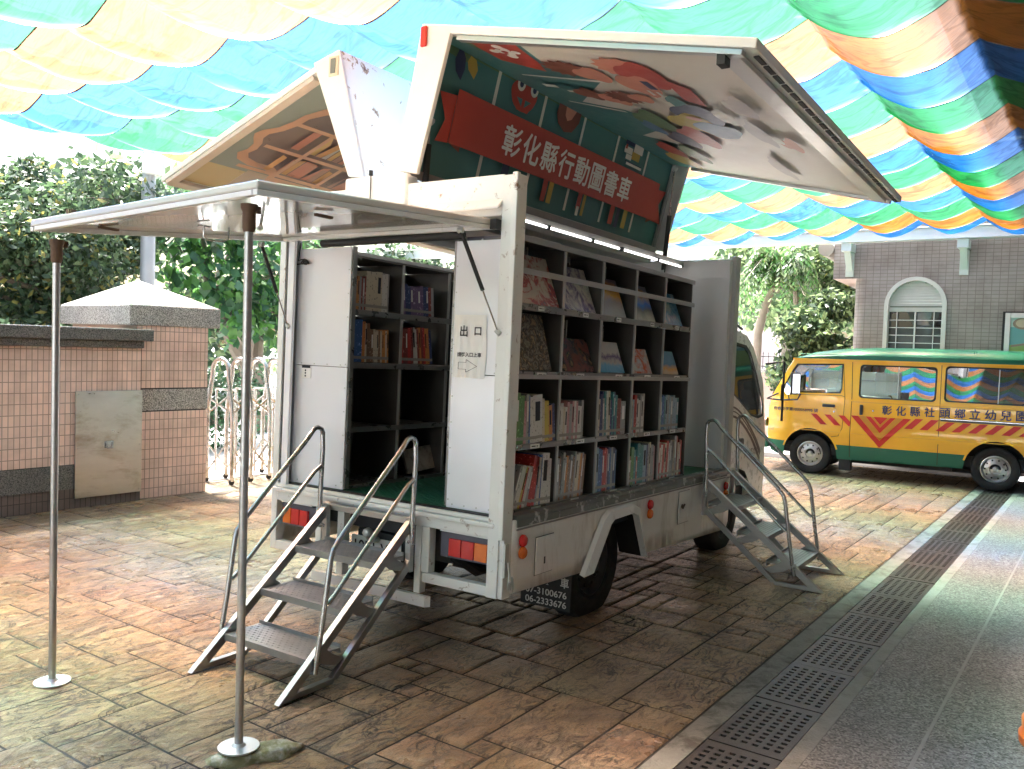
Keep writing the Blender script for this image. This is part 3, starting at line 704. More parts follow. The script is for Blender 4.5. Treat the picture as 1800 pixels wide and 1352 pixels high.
tree("broad_leaved_tree", "tree with large bright heart shaped leaves and a leaning trunk behind the gate", (7.0, 10.4, 0),
     [([(.2, 0, 0), (.0, 0, 1.0), (-.5, 0, 1.7), (-1.0, 0, 2.6), (-1.2, 0, 3.6)], [.24, .2, .13, .1, .04]), ([(0, 0, .9), (.2, .1, 2.2), (.4, 0, 3.4)], [.15, .1, .03])],
     [((-1.5, -.3, 3.75), (1.0, .6, .75), 420), ((-.3, -.3, 3.9), (1.0, .6, .8), 420), ((-1.5, -.4, 2.9), (.8, .5, .7), 330), ((-.5, -.5, 2.7), (.9, .5, .8), 420), ((.7, -.2, 3.1), (.9, .5, 1.), 420), ((.2, -.4, 2.2), (.8, .4, .6), 300), ((1.6, 0, 2.4), (.8, .5, 1.1), 320), ((-.9, -.5, 2.2), (.6, .4, .5), 160)],
     .17, [LF_B, LF_BD], 7, elong=1.05, droop=1.2)
tree("hedge_bush", "dark clipped bush behind the folding gate", (4.6, 8.6, 0), [([(0, 0, 0), (0, 0, .5), (0, 0, .8)], [.05, .04, .02])],
     [((-.4, 0, .95), (.7, .4, .45), 1500), ((.7, .2, .9), (.8, .4, .45), 1500), ((.1, 0, .45), (1.2, .45, .45), 1500)], .05, [LF_D, LF_BD, LF_M], 9, cat="bush")
tree("hedge_bush", "low green bushes behind the boundary wall under the left tree", (0.5, 7.6, 0), [([(0, 0, 0), (0, 0, .5), (0, 0, .9)], [.05, .04, .02])],
     [((-1.6, 0, 1.35), (1.2, .4, .6), 1500), ((.3, .2, 1.3), (1.3, .4, .6), 1700), ((1.6, .3, 1.3), (.8, .4, .6), 900)], .07, [LF_D, LF_M, LF_B], 13, cat="bush")
# far row behind
tree("roadside_tree", "pale hazy tree far behind the left tree, across the road", (2.5, 22, 0), [([(0, 0, 0), (0, 0, 3), (.2, 0, 6)], [.25, .2, .08])], blobset(21, 12, 0, 0, 5.0, 4.2, 1.2, 1.8, 1.5, 420), .22, [LF_M, LF_P], 15)
tree("roadside_tree", "hazy tree across the road seen behind the gate and the wide leaved tree", (10.5, 21, 0), [([(0, 0, 0), (0, 0, 3), (.2, 0, 5)], [.25, .2, .08])], blobset(22, 12, 0, 0, 3.6, 4.4, 1.2, 2.6, 1.5, 420), .22, [LF_D, LF_P], 17)
tree("broadleaf_tree", "leafy tree beyond the far end of the folding gate, mostly behind the truck", (11.0, 11.0, 0), [([(0, 0, 0), (.1, 0, 1.5), (-.1, .1, 2.8), (.1, 0, 3.9)], [.15, .12, .08, .03])], blobset(41, 12, 0, 0, 2.9, 1.6, .8, 1.2, .75, 700), .10, [LF_D, LF_M, LF_B], 43)
tree("broadleaf_tree", "second leafy tree along the street, hidden behind the truck cab", (15.5, 11.5, 0), [([(0, 0, 0), (.1, 0, 1.5), (-.1, .1, 2.8), (.1, 0, 3.9)], [.15, .12, .08, .03])], blobset(42, 12, 0, 0, 2.8, 1.7, .8, 1.3, .8, 700), .10, [LF_M, LF_D, LF_P], 47)
# right side
TB = mat("smooth_bark", (.40, .33, .28), .8, var=.2, scale=8, bmp=.3, bscale=16)
def droop_tree():
    t = thing("drooping_tree", "small tree with a dome of drooping pale green leaflets left of the building", "tree", (14.0, 3.2, 0))
    m = M(); m.tube([(0, 0, 0), (0, .02, 1.4), (0, .0, 2.2), (0, -.15, 2.8), (0, -.35, 3.3)], .1, 12, rs=[.14, .115, .10, .08, .04])
    g = np.random.default_rng(5); Q = []; 
    for k in range(240):
        a = g.random()*2*PI; e = g.random()**.7; L = .5+.55*e
        s = np.array([0, -.38, 3.15+.4*(1-e)+g.normal()*.1]); d = np.array([math.cos(a), math.sin(a), .55*(1-e)])
        n = 16; prev = s
        for i in range(n):
            f = i/n; p = s+d*L*f*1.05+np.array([0, 0, .28*math.sin(f*PI*.8)-1.0*e*f**2.4])
            tan = p-prev+1e-6; prev = p; side = np.cross(tan, [0, 0, 1.]); side /= np.linalg.norm(side)+1e-6
            if i < 3: continue
            for sg in (-1, 1):
                l = .15*(1-.4*f); tip = p+side*sg*l*.7+np.array([0, 0, -l*.75])+g.normal(size=3)*.015
                tt = tan/np.linalg.norm(tan)*.03
                Q += [p-tt*.5, (p+tip)/2-tt*1.1, tip, (p+tip)/2+tt*1.1]
        if k % 6 == 0: m.tube([tuple(s), tuple(s+d*L*.5+np.array([0, 0, .25])), tuple(s+d*L+np.array([0, 0, -.4*e]))], .01, 5, rs=[.02, .012, .005])
    m.build("trunk", TB, t, True)
    n = len(Q)//4; raw("crown", [tuple(q) for q in Q], [(4*i, 4*i+1, 4*i+2, 4*i+3) for i in range(n)], [LF_B, LF_P, LF_M], [int(x) for x in g.integers(0, 3, n)], t)
droop_tree()
tree("slender_tree", "slender leaning tree between the drooping tree and the building corner", (14.6, 2.45, 0), [([(0, -.25, 0), (0, -.1, 1.5), (.1, .15, 2.2), (.1, .2, 3.2), (0, 0, 4)], [.10, .09, .075, .06, .03])],
     [((.3, .0, 3.7), (.7, .9, .5), 1100), ((.5, -.7, 3.3), (.6, .7, .6), 1000), ((.8, -1.0, 3.9), (.6, .8, .4), 800)], .10, [LF_M, LF_P, LF_Y], 23, bark=TB)
tree("leafy_shrub", "tall dark shrub against the rounded building corner, behind the van roof", (13.2, 1.95, 0), [([(0, 0, 0), (0, .1, 1.2), (0, 0, 2.0)], [.05, .04, .02])],
     [((0, .1, 2.25), (.5, .55, .45), 1500), ((.3, -.35, 1.7), (.5, .5, .5), 1300), ((.1, .2, 1.4), (.5, .6, .45), 1300), ((.4, -.3, 2.7), (.4, .5, .35), 900)], .085, [LF_D, LF_P, LF_M], 27, cat="shrub")
tree("roadside_tree", "pale hazy tree far behind the drooping tree", (26, 6, 0), [([(0, 0, 0), (0, 0, 3), (.2, 0, 5)], [.25, .2, .08])], blobset(31, 12, 0, -1, 4.4, 1.2, 3.2, 1.6, 1.3, 420), .2, [LF_P, LF_M], 29)
# low wall with iron fence
fw_ = thing("garden_wall", "low pink garden wall with a granite coping beyond the van nose", "wall", (14.9, 4.9, 0), R(-90)+YTH)
lbox(fw_, "wall_face", -3, 2.42, 0, .18, 0, 1.36, mat("pink_plaster", (.46, .33, .29), .8), 0); lbox(fw_, "coping", -3, 2.46, -.04, .22, 1.362, 1.45, GRAN, .01); lbox(fw_, "end_post", 2.47, 2.9, -.08, .26, 0, 1.72, GRAND, .01)
ff = thing("iron_fence", "black spiked iron fence standing on the pink garden wall", "fence", (14.9, 4.9, 1.45), R(-90)+YTH)
FBK = mat("fence_black", (.03, .03, .03), .5)
for i in range(44):
    m = M(); x = -2.9+i*.12; m.tube([(x, .09, 0), (x, .09, .33)], .008, 6); m.add([(x-.014, .09, .33), (x, .076, .33), (x+.014, .09, .33), (x, .104, .33), (x, .09, .40)], [(0, 1, 4), (1, 2, 4), (2, 3, 4), (3, 0, 4)]); m.build("bar", FBK, ff)
m = M(); m.box(-2.95, 2.35, .08, .10, .05, .07); m.box(-2.95, 2.35, .08, .10, .26, .28); m.build("rail", FBK, ff)
# lamp post
lp = thing("lamp_post", "grey steel lamp post with a white control box among the left trees", "lamp post", (3.33, 8.2, 0))
m = M(); m.tube([(0, 0, 0), (0, 0, 4.6)], .09, 14, rs=[.11, .085]); m.build("post", mat("post_grey", (.42, .44, .46), .5, .3), lp, True)
lbox(lp, "control_box", -.17, .10, -.22, -.09, 3.90, 4.16, mat("box_white", (.78, .78, .76), .5), .012)
# distant block
ab = thing("apartment_block", "pale apartment block far away above the truck front", "building", (42, 19, 0), R(8))
lbox(ab, "wall", 0, 6, -7, 7, 0, 6.6, mat("far_wall", (.55, .45, .42), .9)); lbox(ab, "roof_shed", -.2, 3, -7.2, 2, 6.6, 7.0, mat("far_roof", (.30, .30, .33), .8))
for k in range(6): lbox(ab, "window", -.04, -.01, -6+k*2.2, -4.8+k*2.2, 3.4, 5.0, mat("far_window", (.10, .12, .13), .3))

# ================================================================ THE LIBRARY TRUCK (built in its own frame, nose 1 degree down)
TK = thing("library_truck", "white mobile library truck with raised gull wing sides and open bookshelves", "truck"); TK.rotation_euler = (0, .0193, 0)
W_, L_, ZF = 1.818, 3.48, .82
# ---- rear frame
m = M()
m.box(0, .075, 0, .10, .40, 2.655); m.box(-.012, -.001, .028, .10, .40, 2.645); m.box(-.03, 0, -.006, .028, .72, 2.66)
m.box(0, .075, 1.765, 1.818, .40, 2.655)
m.box(0, .07, .10, 1.765, 2.44, 2.66)
m.hexa([(-.001, .10, 2.50), (-.045, .10, 2.47), (-.045, 1.765, 2.47), (-.001, 1.765, 2.50)], [(-.001, .10, 2.53), (-.045, .10, 2.488), (-.045, 1.765, 2.488), (-.001, 1.765, 2.53)])
m.box(0, .07, .10, 1.765, .715, .80); m.box(-.02, .0, .06, 1.79, .775, .80); m.box(.0, .05, .10, 1.765, .802, .826)
m.box(0, .06, .10, .55, .40, .455); m.box(0, .06, 1.37, 1.765, .40, .455)
m.box(0, .06, .505, .56, .456, .714); m.box(0, .06, 1.36, 1.41, .456, .714); m.box(0.002, .058, 1.17, 1.225, .33, .714); m.box(.002, .058, .565, .61, .33, .714)
m.build("body_frame", FRAMEW, TK, bevel=.005)
m = M(); m.box(-.02, .09, .765, 1.255, 2.52, 2.725); m.build("roof_hinge_box", WHITE, TK, bevel=.02, segs=3)
m = M(); m.box(-.05, -.022, .93, 1.14, 2.525, 2.54); m.box(-.048, -.022, .755, .93, 2.50, 2.535); m.build("rusty_bracket", mat("rusty_white", (.6, .55, .48), .6, dirt=(.16, .06, .03), dirtlim=(.42, .55), dscale=25), TK, label="rusty bracket on the rear rail")
m = M(); m.tube([(-.03, 1.03, 2.54), (-.03, 1.03, 2.73)], .004, 6); m.tube([(-.03, 1.03, 2.72), (-.03, 1.03, 2.75)], .012, 8); m.build("antenna", BLACK, TK)
m = M(); m.tube([(.06, .60, .32), (.06, 1.42, .32)], .001, 4)
m.hexa([(-.03, .50, .27), (.0, .48, .27), (.0, 1.42, .27), (-.03, 1.40, .27)], [(-.03, .50, .33), (.0, .48, .33), (.0, 1.42, .33), (-.03, 1.40, .33)]); m.build("bumper_bar", FRAMEW, TK, bevel=.008)
m = M(); m.box(.35, 4.9, .45, .60, .42, .58); m.box(.35, 4.9, 1.22, 1.37, .42, .58); m.box(.10, 3.3, .04, 1.78, .62, .70); m.box(.12, .2, .62, 1.16, .42, .60); m.box(1.24, 1.40, .2, 1.6, .30, .42); m.box(.8, 1.1, .65, 1.1, .30, .55)
m.tube([(.15, .46, .55), (.35, .42, .42), (.8, .45, .40)], .03, 8)
m.build("chassis", DARK, TK)  # rails and axle, plus an underbody slab added to block light
# ---- side skirts
arch = [(.868, .376), (.93, .372), (1.14, .655), (1.49, .668), (1.60, .60), (1.70, .352)]
def zb(x): return .42-.032*x
for side, yy in ((0, .0), (1, W_)):
    outer = [(.075, zb(.075)), (.90, zb(.9)), (1.135, .665), (1.17, .69), (1.47, .70), (1.56, .675), (1.735, zb(1.735)), (3.42, zb(3.42)), (3.47, .37), (3.48, .45), (3.48, .815), (.075, .815)]
    s_ = -1 if side == 0 else 1
    o = skin("side_skirt", outer, [], lambda x, z: (x, yy + (.0 if z > .79 else .006*math.sin((z-.3)*6))*s_*-1, z), SKIRT, TK, .12, .012)
m = M()
P1 = [(.835, .385), (1.09, .71), (1.16, .745), (1.49, .755), (1.60, .72), (1.66, .60), (1.76, .355)]
P2 = [(.935, .385), (1.145, .66), (1.19, .685), (1.47, .692), (1.55, .665), (1.60, .57), (1.715, .355)]
for i in range(len(P1)-1):
    a, b, c, d = P1[i], P1[i+1], P2[i+1], P2[i]
    m.hexa([(a[0], -.008, a[1]), (b[0], -.008, b[1]), (c[0], -.008, c[1]), (d[0], -.008, d[1])], [(a[0]+.01, -.035, a[1]-.015), (b[0]+.005, -.035, b[1]-.012), (c[0], -.055, c[1]), (d[0], -.055, d[1])])
    m.add([(c[0], -.055, c[1]), (d[0], -.055, d[1]), (d[0], .16, d[1]+.005), (c[0], .16, c[1]+.005)], [(0, 1, 2, 3)], 1)
m.build("wheel_arch", [WHITE, DARK], TK, True, label="white flared wheel arch")
# trim line and drip edge above the skirt
m = M(); m.box(.10, 3.36, -.010, .055, .812, .838); m.box(.10, 3.36, -.018, -.0095, .775, .815)
m.build("sill_rail", mat("worn_sill", (.17, .17, .165), .5, .4, var=.25, dirt=(.6, .6, .58), dirtlim=(.55, .62), dscale=9), TK)
m = M(); m.box(.105, 3.355, -.0075, -.006, .755, .765); m.build("seam_line", mat("seam_grey", (.3, .29, .28), .6), TK)
# hatches, marker lights
def hatch(x0, x1, z0, z1, lab):
    m = M(); m.box(x0, x1, -.013, -.0065, z0, z1); h = m.build("storage_hatch", SKIRT, TK, bevel=.002, label=lab)
    g = M(); t = .004
    g.box(x0-t, x1+t, -.0075, -.0062, z0-t, z0); g.box(x0-t, x1+t, -.0075, -.0062, z1, z1+t); g.box(x0-t, x0, -.0075, -.0062, z0, z1); g.box(x1, x1+t, -.0075, -.0062, z0, z1)
    g.build("gap", BLACK, h); return h
h1 = hatch(.31, .50, .478, .688, "small flush fuel flap near the rear corner")
h2 = hatch(2.345, 2.55, .495, .735, "small flush storage door with a turn latch")
m = M(); m.lathe([(.016, 0), (.016, -.01), (.007, -.018)], (2.40, -.013, .625), 'y', 12); m.beam((2.38, -.028, .61), (2.42, -.028, .64), .01, .008); m.build("latch", RUST, h2)
m = M(); m.box(.395, .41, -.0145, -.0135, .53, .57); m.build("keyhole", BLACK, h1)
for x, z in ((.165, .695), (1.817, .705), (3.35, .69)):
    for dz, mt_, nm in ((0, LENSR, "red marker light"), (-.066, LENSO, "orange marker light")):
        m = M(); m.lathe([(.034, 0), (.034, -.012), (.026, -.022), (.012, -.026)], (x, -.008, z+dz), 'y', 20); m.build("marker_light", mt_, TK, True, label=nm)
m = M(); m.box(-.006, .03, -.014, -.002, .52, .70); m.tube([(.015, -.02, .60), (.02, -.028, .54), (.015, -.03, .50), (.02, -.022, .46), (.03, -.03, .455), (.022, -.036, .49)], .006, 8); m.tube([(.045, -.03, .52), (.048, -.032, .47), (.055, -.032, .44), (.062, -.032, .47), (.055, -.03, .51)], .004, 6)
m.build("hook_latch", GALV, TK, label="metal hook latch hanging at the rear corner")
# tail lights
for y0, y1, order in ((.105, .435, 0), (1.45, 1.735, 1)):
    t = M(); t.box(.03, .16, y0-.012, y1+.012, .560, .70); tl = t.build("tail_light", mat("lamp_housing", (.09, .09, .12), .5), TK, bevel=.004, label="red and orange tail light in a dark housing")
    t = M(); t.box(.005, .03, y0+.0, y1, .708, .745); t.build("bracket", WHITE, tl)
    wdt = (y1-y0)*.80/3; ya_ = y0+.012 if order == 0 else y1-.012-wdt*3
    cols = [LENSO, LENSR, LENSR] if order == 0 else [LENSR, LENSR, LENSO]
    for k in range(3):
        t = M(); t.box(.012, .03, ya_+k*wdt+.003, ya_+(k+1)*wdt-.003, .575, .672); t.build("lens", cols[k], tl, bevel=.003)
# licence plate, tow ball
m = M(); m.box(.105, .11, .80, 1.20, .455, .565); lpz = m.build("licence_plate", mat("plate_white", (.62, .68, .68), .35), TK, bevel=.003)
text("1051-VG", .1, INK, lpz, (0, -1, 0), (0, 0, 1), (.1035, 1.0, .505), width=.34, height=.07, bold=.02)
m = M(); m.tube([(.10, .98, .56), (.03, .98, .57), (.01, .98, .60)], .018, 10); m.lathe([(.008, -.03), (.026, -.02), (.033, 0), (.026, .02), (.008, .03)], (.01, .98, .615), 'z', 16); m.build("tow_hook", GALV, TK, True)
# wheels
def wheel(parent, c, r, wdt, rimr, sgn=-1, name="wheel", rimm=None):
    wobj = thing(name, "", "", (0, 0, 0)) ; del wobj["label"]; del wobj["category"]; wobj.parent = parent; wobj.location = c
    m = M(); h = wdt/2
    m.lathe([(rimr, -h*.75), (rimr+.02, -h*.95), (r*.88, -h), (r*.97, -h*.86), (r, -h*.62), (r, h*.62), (r*.97, h*.86), (r*.88, h), (rimr+.02, h*.95), (rimr, h*.75)], (0, 0, 0), 'y', 44, caps=False)
    m.build("tyre", TYRE, wobj, True)
    m = M(); s = sgn
    m.lathe([(rimr, s*h*.78), (rimr*.93, s*h*.82), (rimr*.88, s*h*.60), (rimr*.80, s*h*.40), (rimr*.55, s*h*.62), (rimr*.40, s*h*.66), (rimr*.36, s*h*.40), (rimr*.2, s*h*.42), (rimr*.17, s*h*.92), (rimr*.12, s*h*.98), (rimr*.002, s*h*.99)], (0, 0, 0), 'y', 36, caps=False)
    for k in range(10):
        a = 2*PI*k/10; m.lathe([(rimr*.065, 0), (rimr*.065, s*.006)], (rimr*.675*math.cos(a), s*h*.52+s*.002, rimr*.675*math.sin(a)), 'y', 12, 1)
    for k in range(5):
        a = 2*PI*k/5+.3; m.lathe([(rimr*.06, -.004), (rimr*.06, .012), (rimr*.03, .018)] if s > 0 else [(rimr*.06, .004), (rimr*.06, -.012), (rimr*.03, -.018)], (rimr*.475*math.cos(a), s*h*.64, rimr*.475*math.sin(a)), 'y', 6, 0)
    m.build("rim", [rimm or RIM, BLACK], wobj, True)
    return wobj
RIMD = mat("dark_truck_rim", (.05, .05, .055), .5, .4, var=.3)
wheel(TK, (1.315, .235, .345-.0), .37, .19, .22, rimm=RIMD); wheel(TK, (1.315, 1.62, .345), .37, .19, .22, 1, rimm=RIMD)
wheel(TK, (3.74, .22, .40), .36, .20, .22, rimm=RIMD); wheel(TK, (3.74, 1.60, .40), .36, .20, .22, 1, rimm=RIMD)
# mudflap with phone numbers
m = M(); m.box(.85, .858, .055, .42, .135, .50); mf = m.build("mud_flap", BLACK, TK)
WL = mat("white_lettering", (.62, .62, .60), .6)
text("06-2333676", .06, WL, mf, (0, -1, 0), (0, 0, 1), (.848, .232, .172), width=.30, height=.042, bold=.015)
text("07-3100676", .06, WL, mf, (0, -1, 0), (0, 0, 1), (.848, .232, .232), width=.30, height=.042, bold=.015)
text("改", .06, WL, mf, (0, -1, 0), (0, 0, 1), (.848, .235, .31), width=.06, height=.065, bold=.02)
text("車", .06, WL, mf, (0, -1, 0), (0, 0, 1), (.848, .10, .31), width=.06, height=.065, bold=.02)
# ---- floor, front bulkhead, roof beam
m = M(); m.box(.051, 3.30, .03, 1.79, .79, .826)
for i in range(40):
    for j in range(22):
        x = .08+i*.03; y = .43+j*.04
        a = .012 if (i+j) % 2 else -.012
        if y < 1.28: m.add([(x-.009, y-a, .8265), (x, y-.004, .8265), (x+.009, y+a, .8265), (x, y+.004, .8265), (x, y, .830)], [(0, 1, 4), (1, 2, 4), (2, 3, 4), (3, 0, 4)])
m.build("floor", GREENF, TK)
m = M(); m.box(3.31, 3.37, .03, 1.79, .828, 2.60); m.box(3.304, 3.3095, .06, 1.7, 2.455, 2.462, 0); m.build("front_bulkhead", GREYW, TK)
m = M(); m.box(3.375, 3.48, -.004, .06, .74, 2.645); m.box(3.375, 3.48, 1.76, 1.822, .74, 2.645); m.box(3.375, 3.45, .06, 1.76, 2.44, 2.62); m.build("front_frame", mat("front_frame_grey", (.42, .42, .42), .4, var=.08), TK, bevel=.008)
m = M(); m.box(.092, 3.40, .80, 1.22, 2.60, 2.70); m.build("roof_beam", mat("roof_beam_grey", (.48, .48, .47), .4), TK, bevel=.01)
m = M(); m.box(.10, 3.30, 1.23, 1.36, 2.55, 2.585); m.box(.10, 3.30, 1.225, 1.245, 2.44, 2.55); m.build("roof_beam", MATS["roof_beam_grey"], TK, bevel=.004)
m = M(); m.box(.12, 3.28, .96, 1.20, 2.50, 2.515); m.build("ceiling_panel", mat("ceiling_grey", (.30, .30, .31), .4), TK)
# ---- rear panels
def rear_panel(y0, y1, lab):
    m = M(); m.box(.055, .065, y0, y1, .835, 1.585); m.box(.056, .066, y0, y1, 1.589, 2.325)
    o = m.build("rear_panel", PANELW, TK, bevel=.002, label=lab)
    g = M()
    for z in [.88+i*.145 for i in range(11)]:
        for y in (y0+.012, ) if y0 > 1 else (y1-.012,): g.lathe([(.0045, 0), (.0045, -.003)], (.055, y, z), 'x', 8)
    for k in range(4): g.lathe([(.0045, 0), (.0045, -.003)], (.055, y0+(y1-y0)*(k+.5)/4, .855), 'x', 8); g.lathe([(.0045, 0), (.0045, -.003)], (.055, y0+(y1-y0)*(k+.5)/4, 1.60), 'x', 8)
    g.build("rivet", GALV, o); return o
rear_panel(1.245, 1.70, "glossy white panel left of the rear doorway"); rear_panel(.105, .44, "glossy white panel right of the rear doorway")
m = M(); m.box(.066, .10, 1.236, 1.2445, .84, 2.33); m.build("door_post", SHELF, TK); m = M(); m.box(.066, .10, .441, .462, .84, 2.33); m.build("door_post", SHELF, TK)
m = M(); m.box(.012, .052, 1.715, 1.76, .828, 2.40); m.box(.012, .05, .10, 1.715, .8275, .834); m.build("door_seal", BLACK, TK)
m = M(); m.box(-.024, -.002, 1.66, 1.712, .828, 2.42); m.box(.067, .075, 1.70, 1.764, .83, 2.40); m.build("door_jamb", PANELW, TK)
m = M(); m.tube([(.02, 1.46, 2.345), (.02, 1.42, 2.345), (.02, .40, 2.352), (.02, .37, 2.352)], .024, 12); m.build("foam_roller", BLACK, TK, True, label="black foam roll under the rear rail")
m = M(); m.box(.05, .058, 1.553, 1.638, 1.505, 1.572); rc = m.build("power_socket", PAPER, TK, bevel=.004)
m = M()
for y, z in ((1.60, 1.555), (1.60, 1.538), (1.60, 1.52)): m.lathe([(.006, 0), (.006, -.002)], (.0495, y, z), 'x', 10)
m.box(.046, .0498, 1.56, 1.63, 1.57, 1.585); m.build("button", INK, rc)
# ---- rear hatch, raised
HX, HR, HL = -1.60, 2.283, 2.217
def hp(x, y, dz=0):  # point of the hatch underside
    f = x/HX; g = (y-.13)/1.64
    zt = HR+(HL-HR)*g; return (x, y, 2.388+(zt-2.388)*f+dz)
m = M(); a = [(-.02, .14), (-.02, 1.76), (HX, 1.77), (HX, .13)]
m.hexa([hp(x, y, .0) for x, y in a], [hp(x, y, .034) for x, y in a]); ht = m.build("rear_hatch", mat("hatch_gloss", (.62, .60, .57), .10, var=.04, spec=.6, coat=.4, dirt=(.40, .25, .14), dirtlim=(.66, .8), dscale=3), TK, bevel=.008, label="raised white rear hatch, glossy underneath")
m = M()
for (x0, y0, x1, y1) in ((-.02, .155, HX, .145), (-.02, 1.745, HX, 1.755), (HX+.015, .165, HX+.015, 1.735), (-.05, .17, -.05, 1.73)):
    A = Vector(hp(x0, y0, -.012)); B = Vector(hp(x1, y1, -.012)); m.beam(A, B, .028, .022)
m.build("edge_rail", WHITE, ht, bevel=.003)
m = M()
for x, y in ((-1.0, 1.25),):
    p = Vector(hp(x, y, -.003)); m.tube([p, p+Vector((0, 0, -.06)), p+Vector((.02, -.02, -.075)), p+Vector((.07, -.06, -.075)), p+Vector((.09, -.08, -.06)), p+Vector((.09, -.08, 0))], .0045, 6); m.box(p.x-.03, p.x+.03, p.y-.012, p.y+.012, p.z-.008, p.z)
m.build("hook", STEEL, ht, True)
m = M(); p = Vector(hp(-1.55, 1.5, .03)); m.box(p.x-.02, p.x+.02, p.y-.01, p.y+.01, p.z, p.z+.03); p = Vector(hp(-1.4, .35, .034)); m.tube([p, p+Vector((0, 0, .02)), p+Vector((.03, .03, .025))], .008, 6); m.build("pin", RUST, ht)
m = M()
for x, y in ((-1.3, 1.6), (-.9, .5)):
    p = Vector(hp(x, y, -.003)); m.box(p.x-.05, p.x+.05, p.y-.012, p.y+.012, p.z-.012, p.z)
m.build("latch_plate", RUST, ht)
m = M(); m.box(-.06, -.005, .10, .138, 2.36, 2.415); m.build("hinge_cap", BLACK, TK)
def gas_strut(a, b, parent, split=.58, r=.011, lab=None):
    a = Vector(a); b = Vector(b); c = a.lerp(b, split)
    m = M(); m.tube([a, c], r, 12); s = m.build("gas_strut", BLACK, parent, True, label=lab)
    m = M(); m.tube([c, b], r*.4, 8); m.build("rod", STEEL, s, True)
    m = M(); m.tube([b+Vector((0, -.012, -.01)), b+Vector((0, .012, .01))], r*1.3, 8); m.tube([a+Vector((0, -.015, 0)), a+Vector((0, .015, 0))], r*1.4, 8); m.build("ball_joint", GALV, s)
gas_strut((-.27, .17, 2.325), (-.018, .085, 1.82), TK, lab="gas strut at the right of the rear hatch")
gas_strut((-.27, 1.68, 2.31), (-.03, 1.69, 1.83), TK, lab="gas strut at the left of the rear hatch")
m = M()
for y in (.30, 1.3): m.tube([(.10, y, 2.34), (.12, y-.02, 2.28), (.16, y-.04, 2.26)], .006, 6)
m.build("latch_rod", GALV, TK)

# ---- gull wings
def lerp2(A, B, t): return (A[0]+(B[0]-A[0])*t, A[1]+(B[1]-A[1])*t)
def wing(OB, OT, IT, IB, rear_out, front_out, name, lab, mats_out):
    t = M(); x1 = 3.45
    # outer roof skin (thin)
    d = Vector((OT[0]-OB[0], OT[1]-OB[1])).normalized(); sgn = 1 if IT[0] < OT[0] else -1
    nrm = Vector((-d.y, d.x))*(.014) if sgn > 0 else Vector((d.y, -d.x))*.014
    if (nrm.x > 0) == (sgn > 0): nrm = -nrm
    q = [(OB[0], OB[1]), (OT[0], OT[1]), (OT[0]+nrm.x, OT[1]+nrm.y), (OB[0]+nrm.x, OB[1]+nrm.y)]
    t.prism([(0.0, *p) for p in q], (x1, 0, 0)); wobj = t.build(name, mats_out, TK, label=lab)
    for x0_, x1_, nm in ((-.012, .02, "end_flap"), (x1-.02, x1+.012, "end_flap")):
        t = M(); P = [OB, OT, IT, IB]; t.prism([(x0_, *p) for p in P], (x1_-x0_, 0, 0)); t.build(nm, CREAM if x0_ < 1 else mat("flap_grey", (.42, .42, .41), .45), wobj, bevel=.006)
    return wobj, q
RW = wing((.86, 2.74), (.70, 3.55), (.49, 3.49), (.70, 2.71), None, None, "gull_wing", "raised right side wing with the red banner inside", [WHITE])
RO = RW[0]
LW = wing((1.112, 2.72), (1.351, 3.511), (1.569, 3.462), (1.235, 2.735), None, None, "gull_wing", "raised left side wing with a rusty white roof skin", [RUSTW]); LO = LW[0]
# side panels as thin shells between four corners (slightly twisted like the real one)
def shell(name, c, th, mt, parent, bevel=.006, n=10):
    # c: rear-in, rear-out, front-out, front-in (top face), th thickness vector down
    m = M(); g = lambda u, v: (Vector(c[0])*(1-u)*(1-v)+Vector(c[1])*(1-u)*v+Vector(c[2])*u*v+Vector(c[3])*u*(1-v))
    vs = []; 
    for i in range(n+1):
        for j in range(n+1): vs.append(g(i/n, j/n))
    k = len(vs); vs2 = vs+[v+Vector(th) for v in vs]; W1 = n+1; fs = []
    for i in range(n):
        for j in range(n):
            a = i*W1+j; fs.append((a, a+1, a+W1+1, a+W1)); fs.append((k+a, k+a+W1, k+a+W1+1, k+a+1))
    for i in range(n):
        for a, b in ((i*W1, (i+1)*W1), (i*W1+n, (i+1)*W1+n), (i, i+1), (n*W1+i, n*W1+i+1)): fs.append((a, b, k+b, k+a))
    m.add(vs2, fs); return m.build(name, mt, parent, bevel=bevel), g
XE = 3.46
rp, rg = shell("side_panel", [(-.01, .70, 3.552), (-.01, -1.235, 3.150), (XE, -1.262, 3.075), (XE, .70, 3.545)], (0, .008, -.045), CREAM, RO)
lpn, lg = shell("side_panel", [(-.01, 1.352, 3.513), (-.01, 3.095, 2.885), (XE, 3.07, 2.80), (XE, 1.352, 3.50)], (0, -.006, -.040), CREAM, LO)
# inner face frames and art
def cmap(g, th, flip):
    thv = Vector(th)
    def f(x, s, d, L0): pass
    return f
CN = Vector((0, .20, -.98)).normalized()
def cp(x, s, d=0):   # right wing ceiling; x along truck, s metres from the hinge edge outwards
    u = x/XE; v = (s+.21)/1.975; p = rg(u, v)+Vector((0, .008, -.045)); return p+Vector((0, .2, -.98))*(.003+d)
m = M()
for (a, b, w1) in (((.02, 1.62), (3.44, 1.62), .11), ((.04, .04), (.04, 1.70), .05), ((3.42, .04), (3.42, 1.70), .05)):
    P = [cp(a[0], a[1], .012), cp(b[0], b[1], .012)]
    m.beam(P[0], P[1], w1 if a[1] == b[1] else .05, .026, (0, .2, -.98))
m.build("inner_frame", ALUR, RO, bevel=.003)
m = M()
for k in range(24):
    x = .1+k*.14; p = cp(x, 1.735, .0); 
    m.box(p.x, p.x+.12, p.y-.012, p.y+.012, p.z-.006, p.z)
m.build("edge_seal", BLACK, RO)
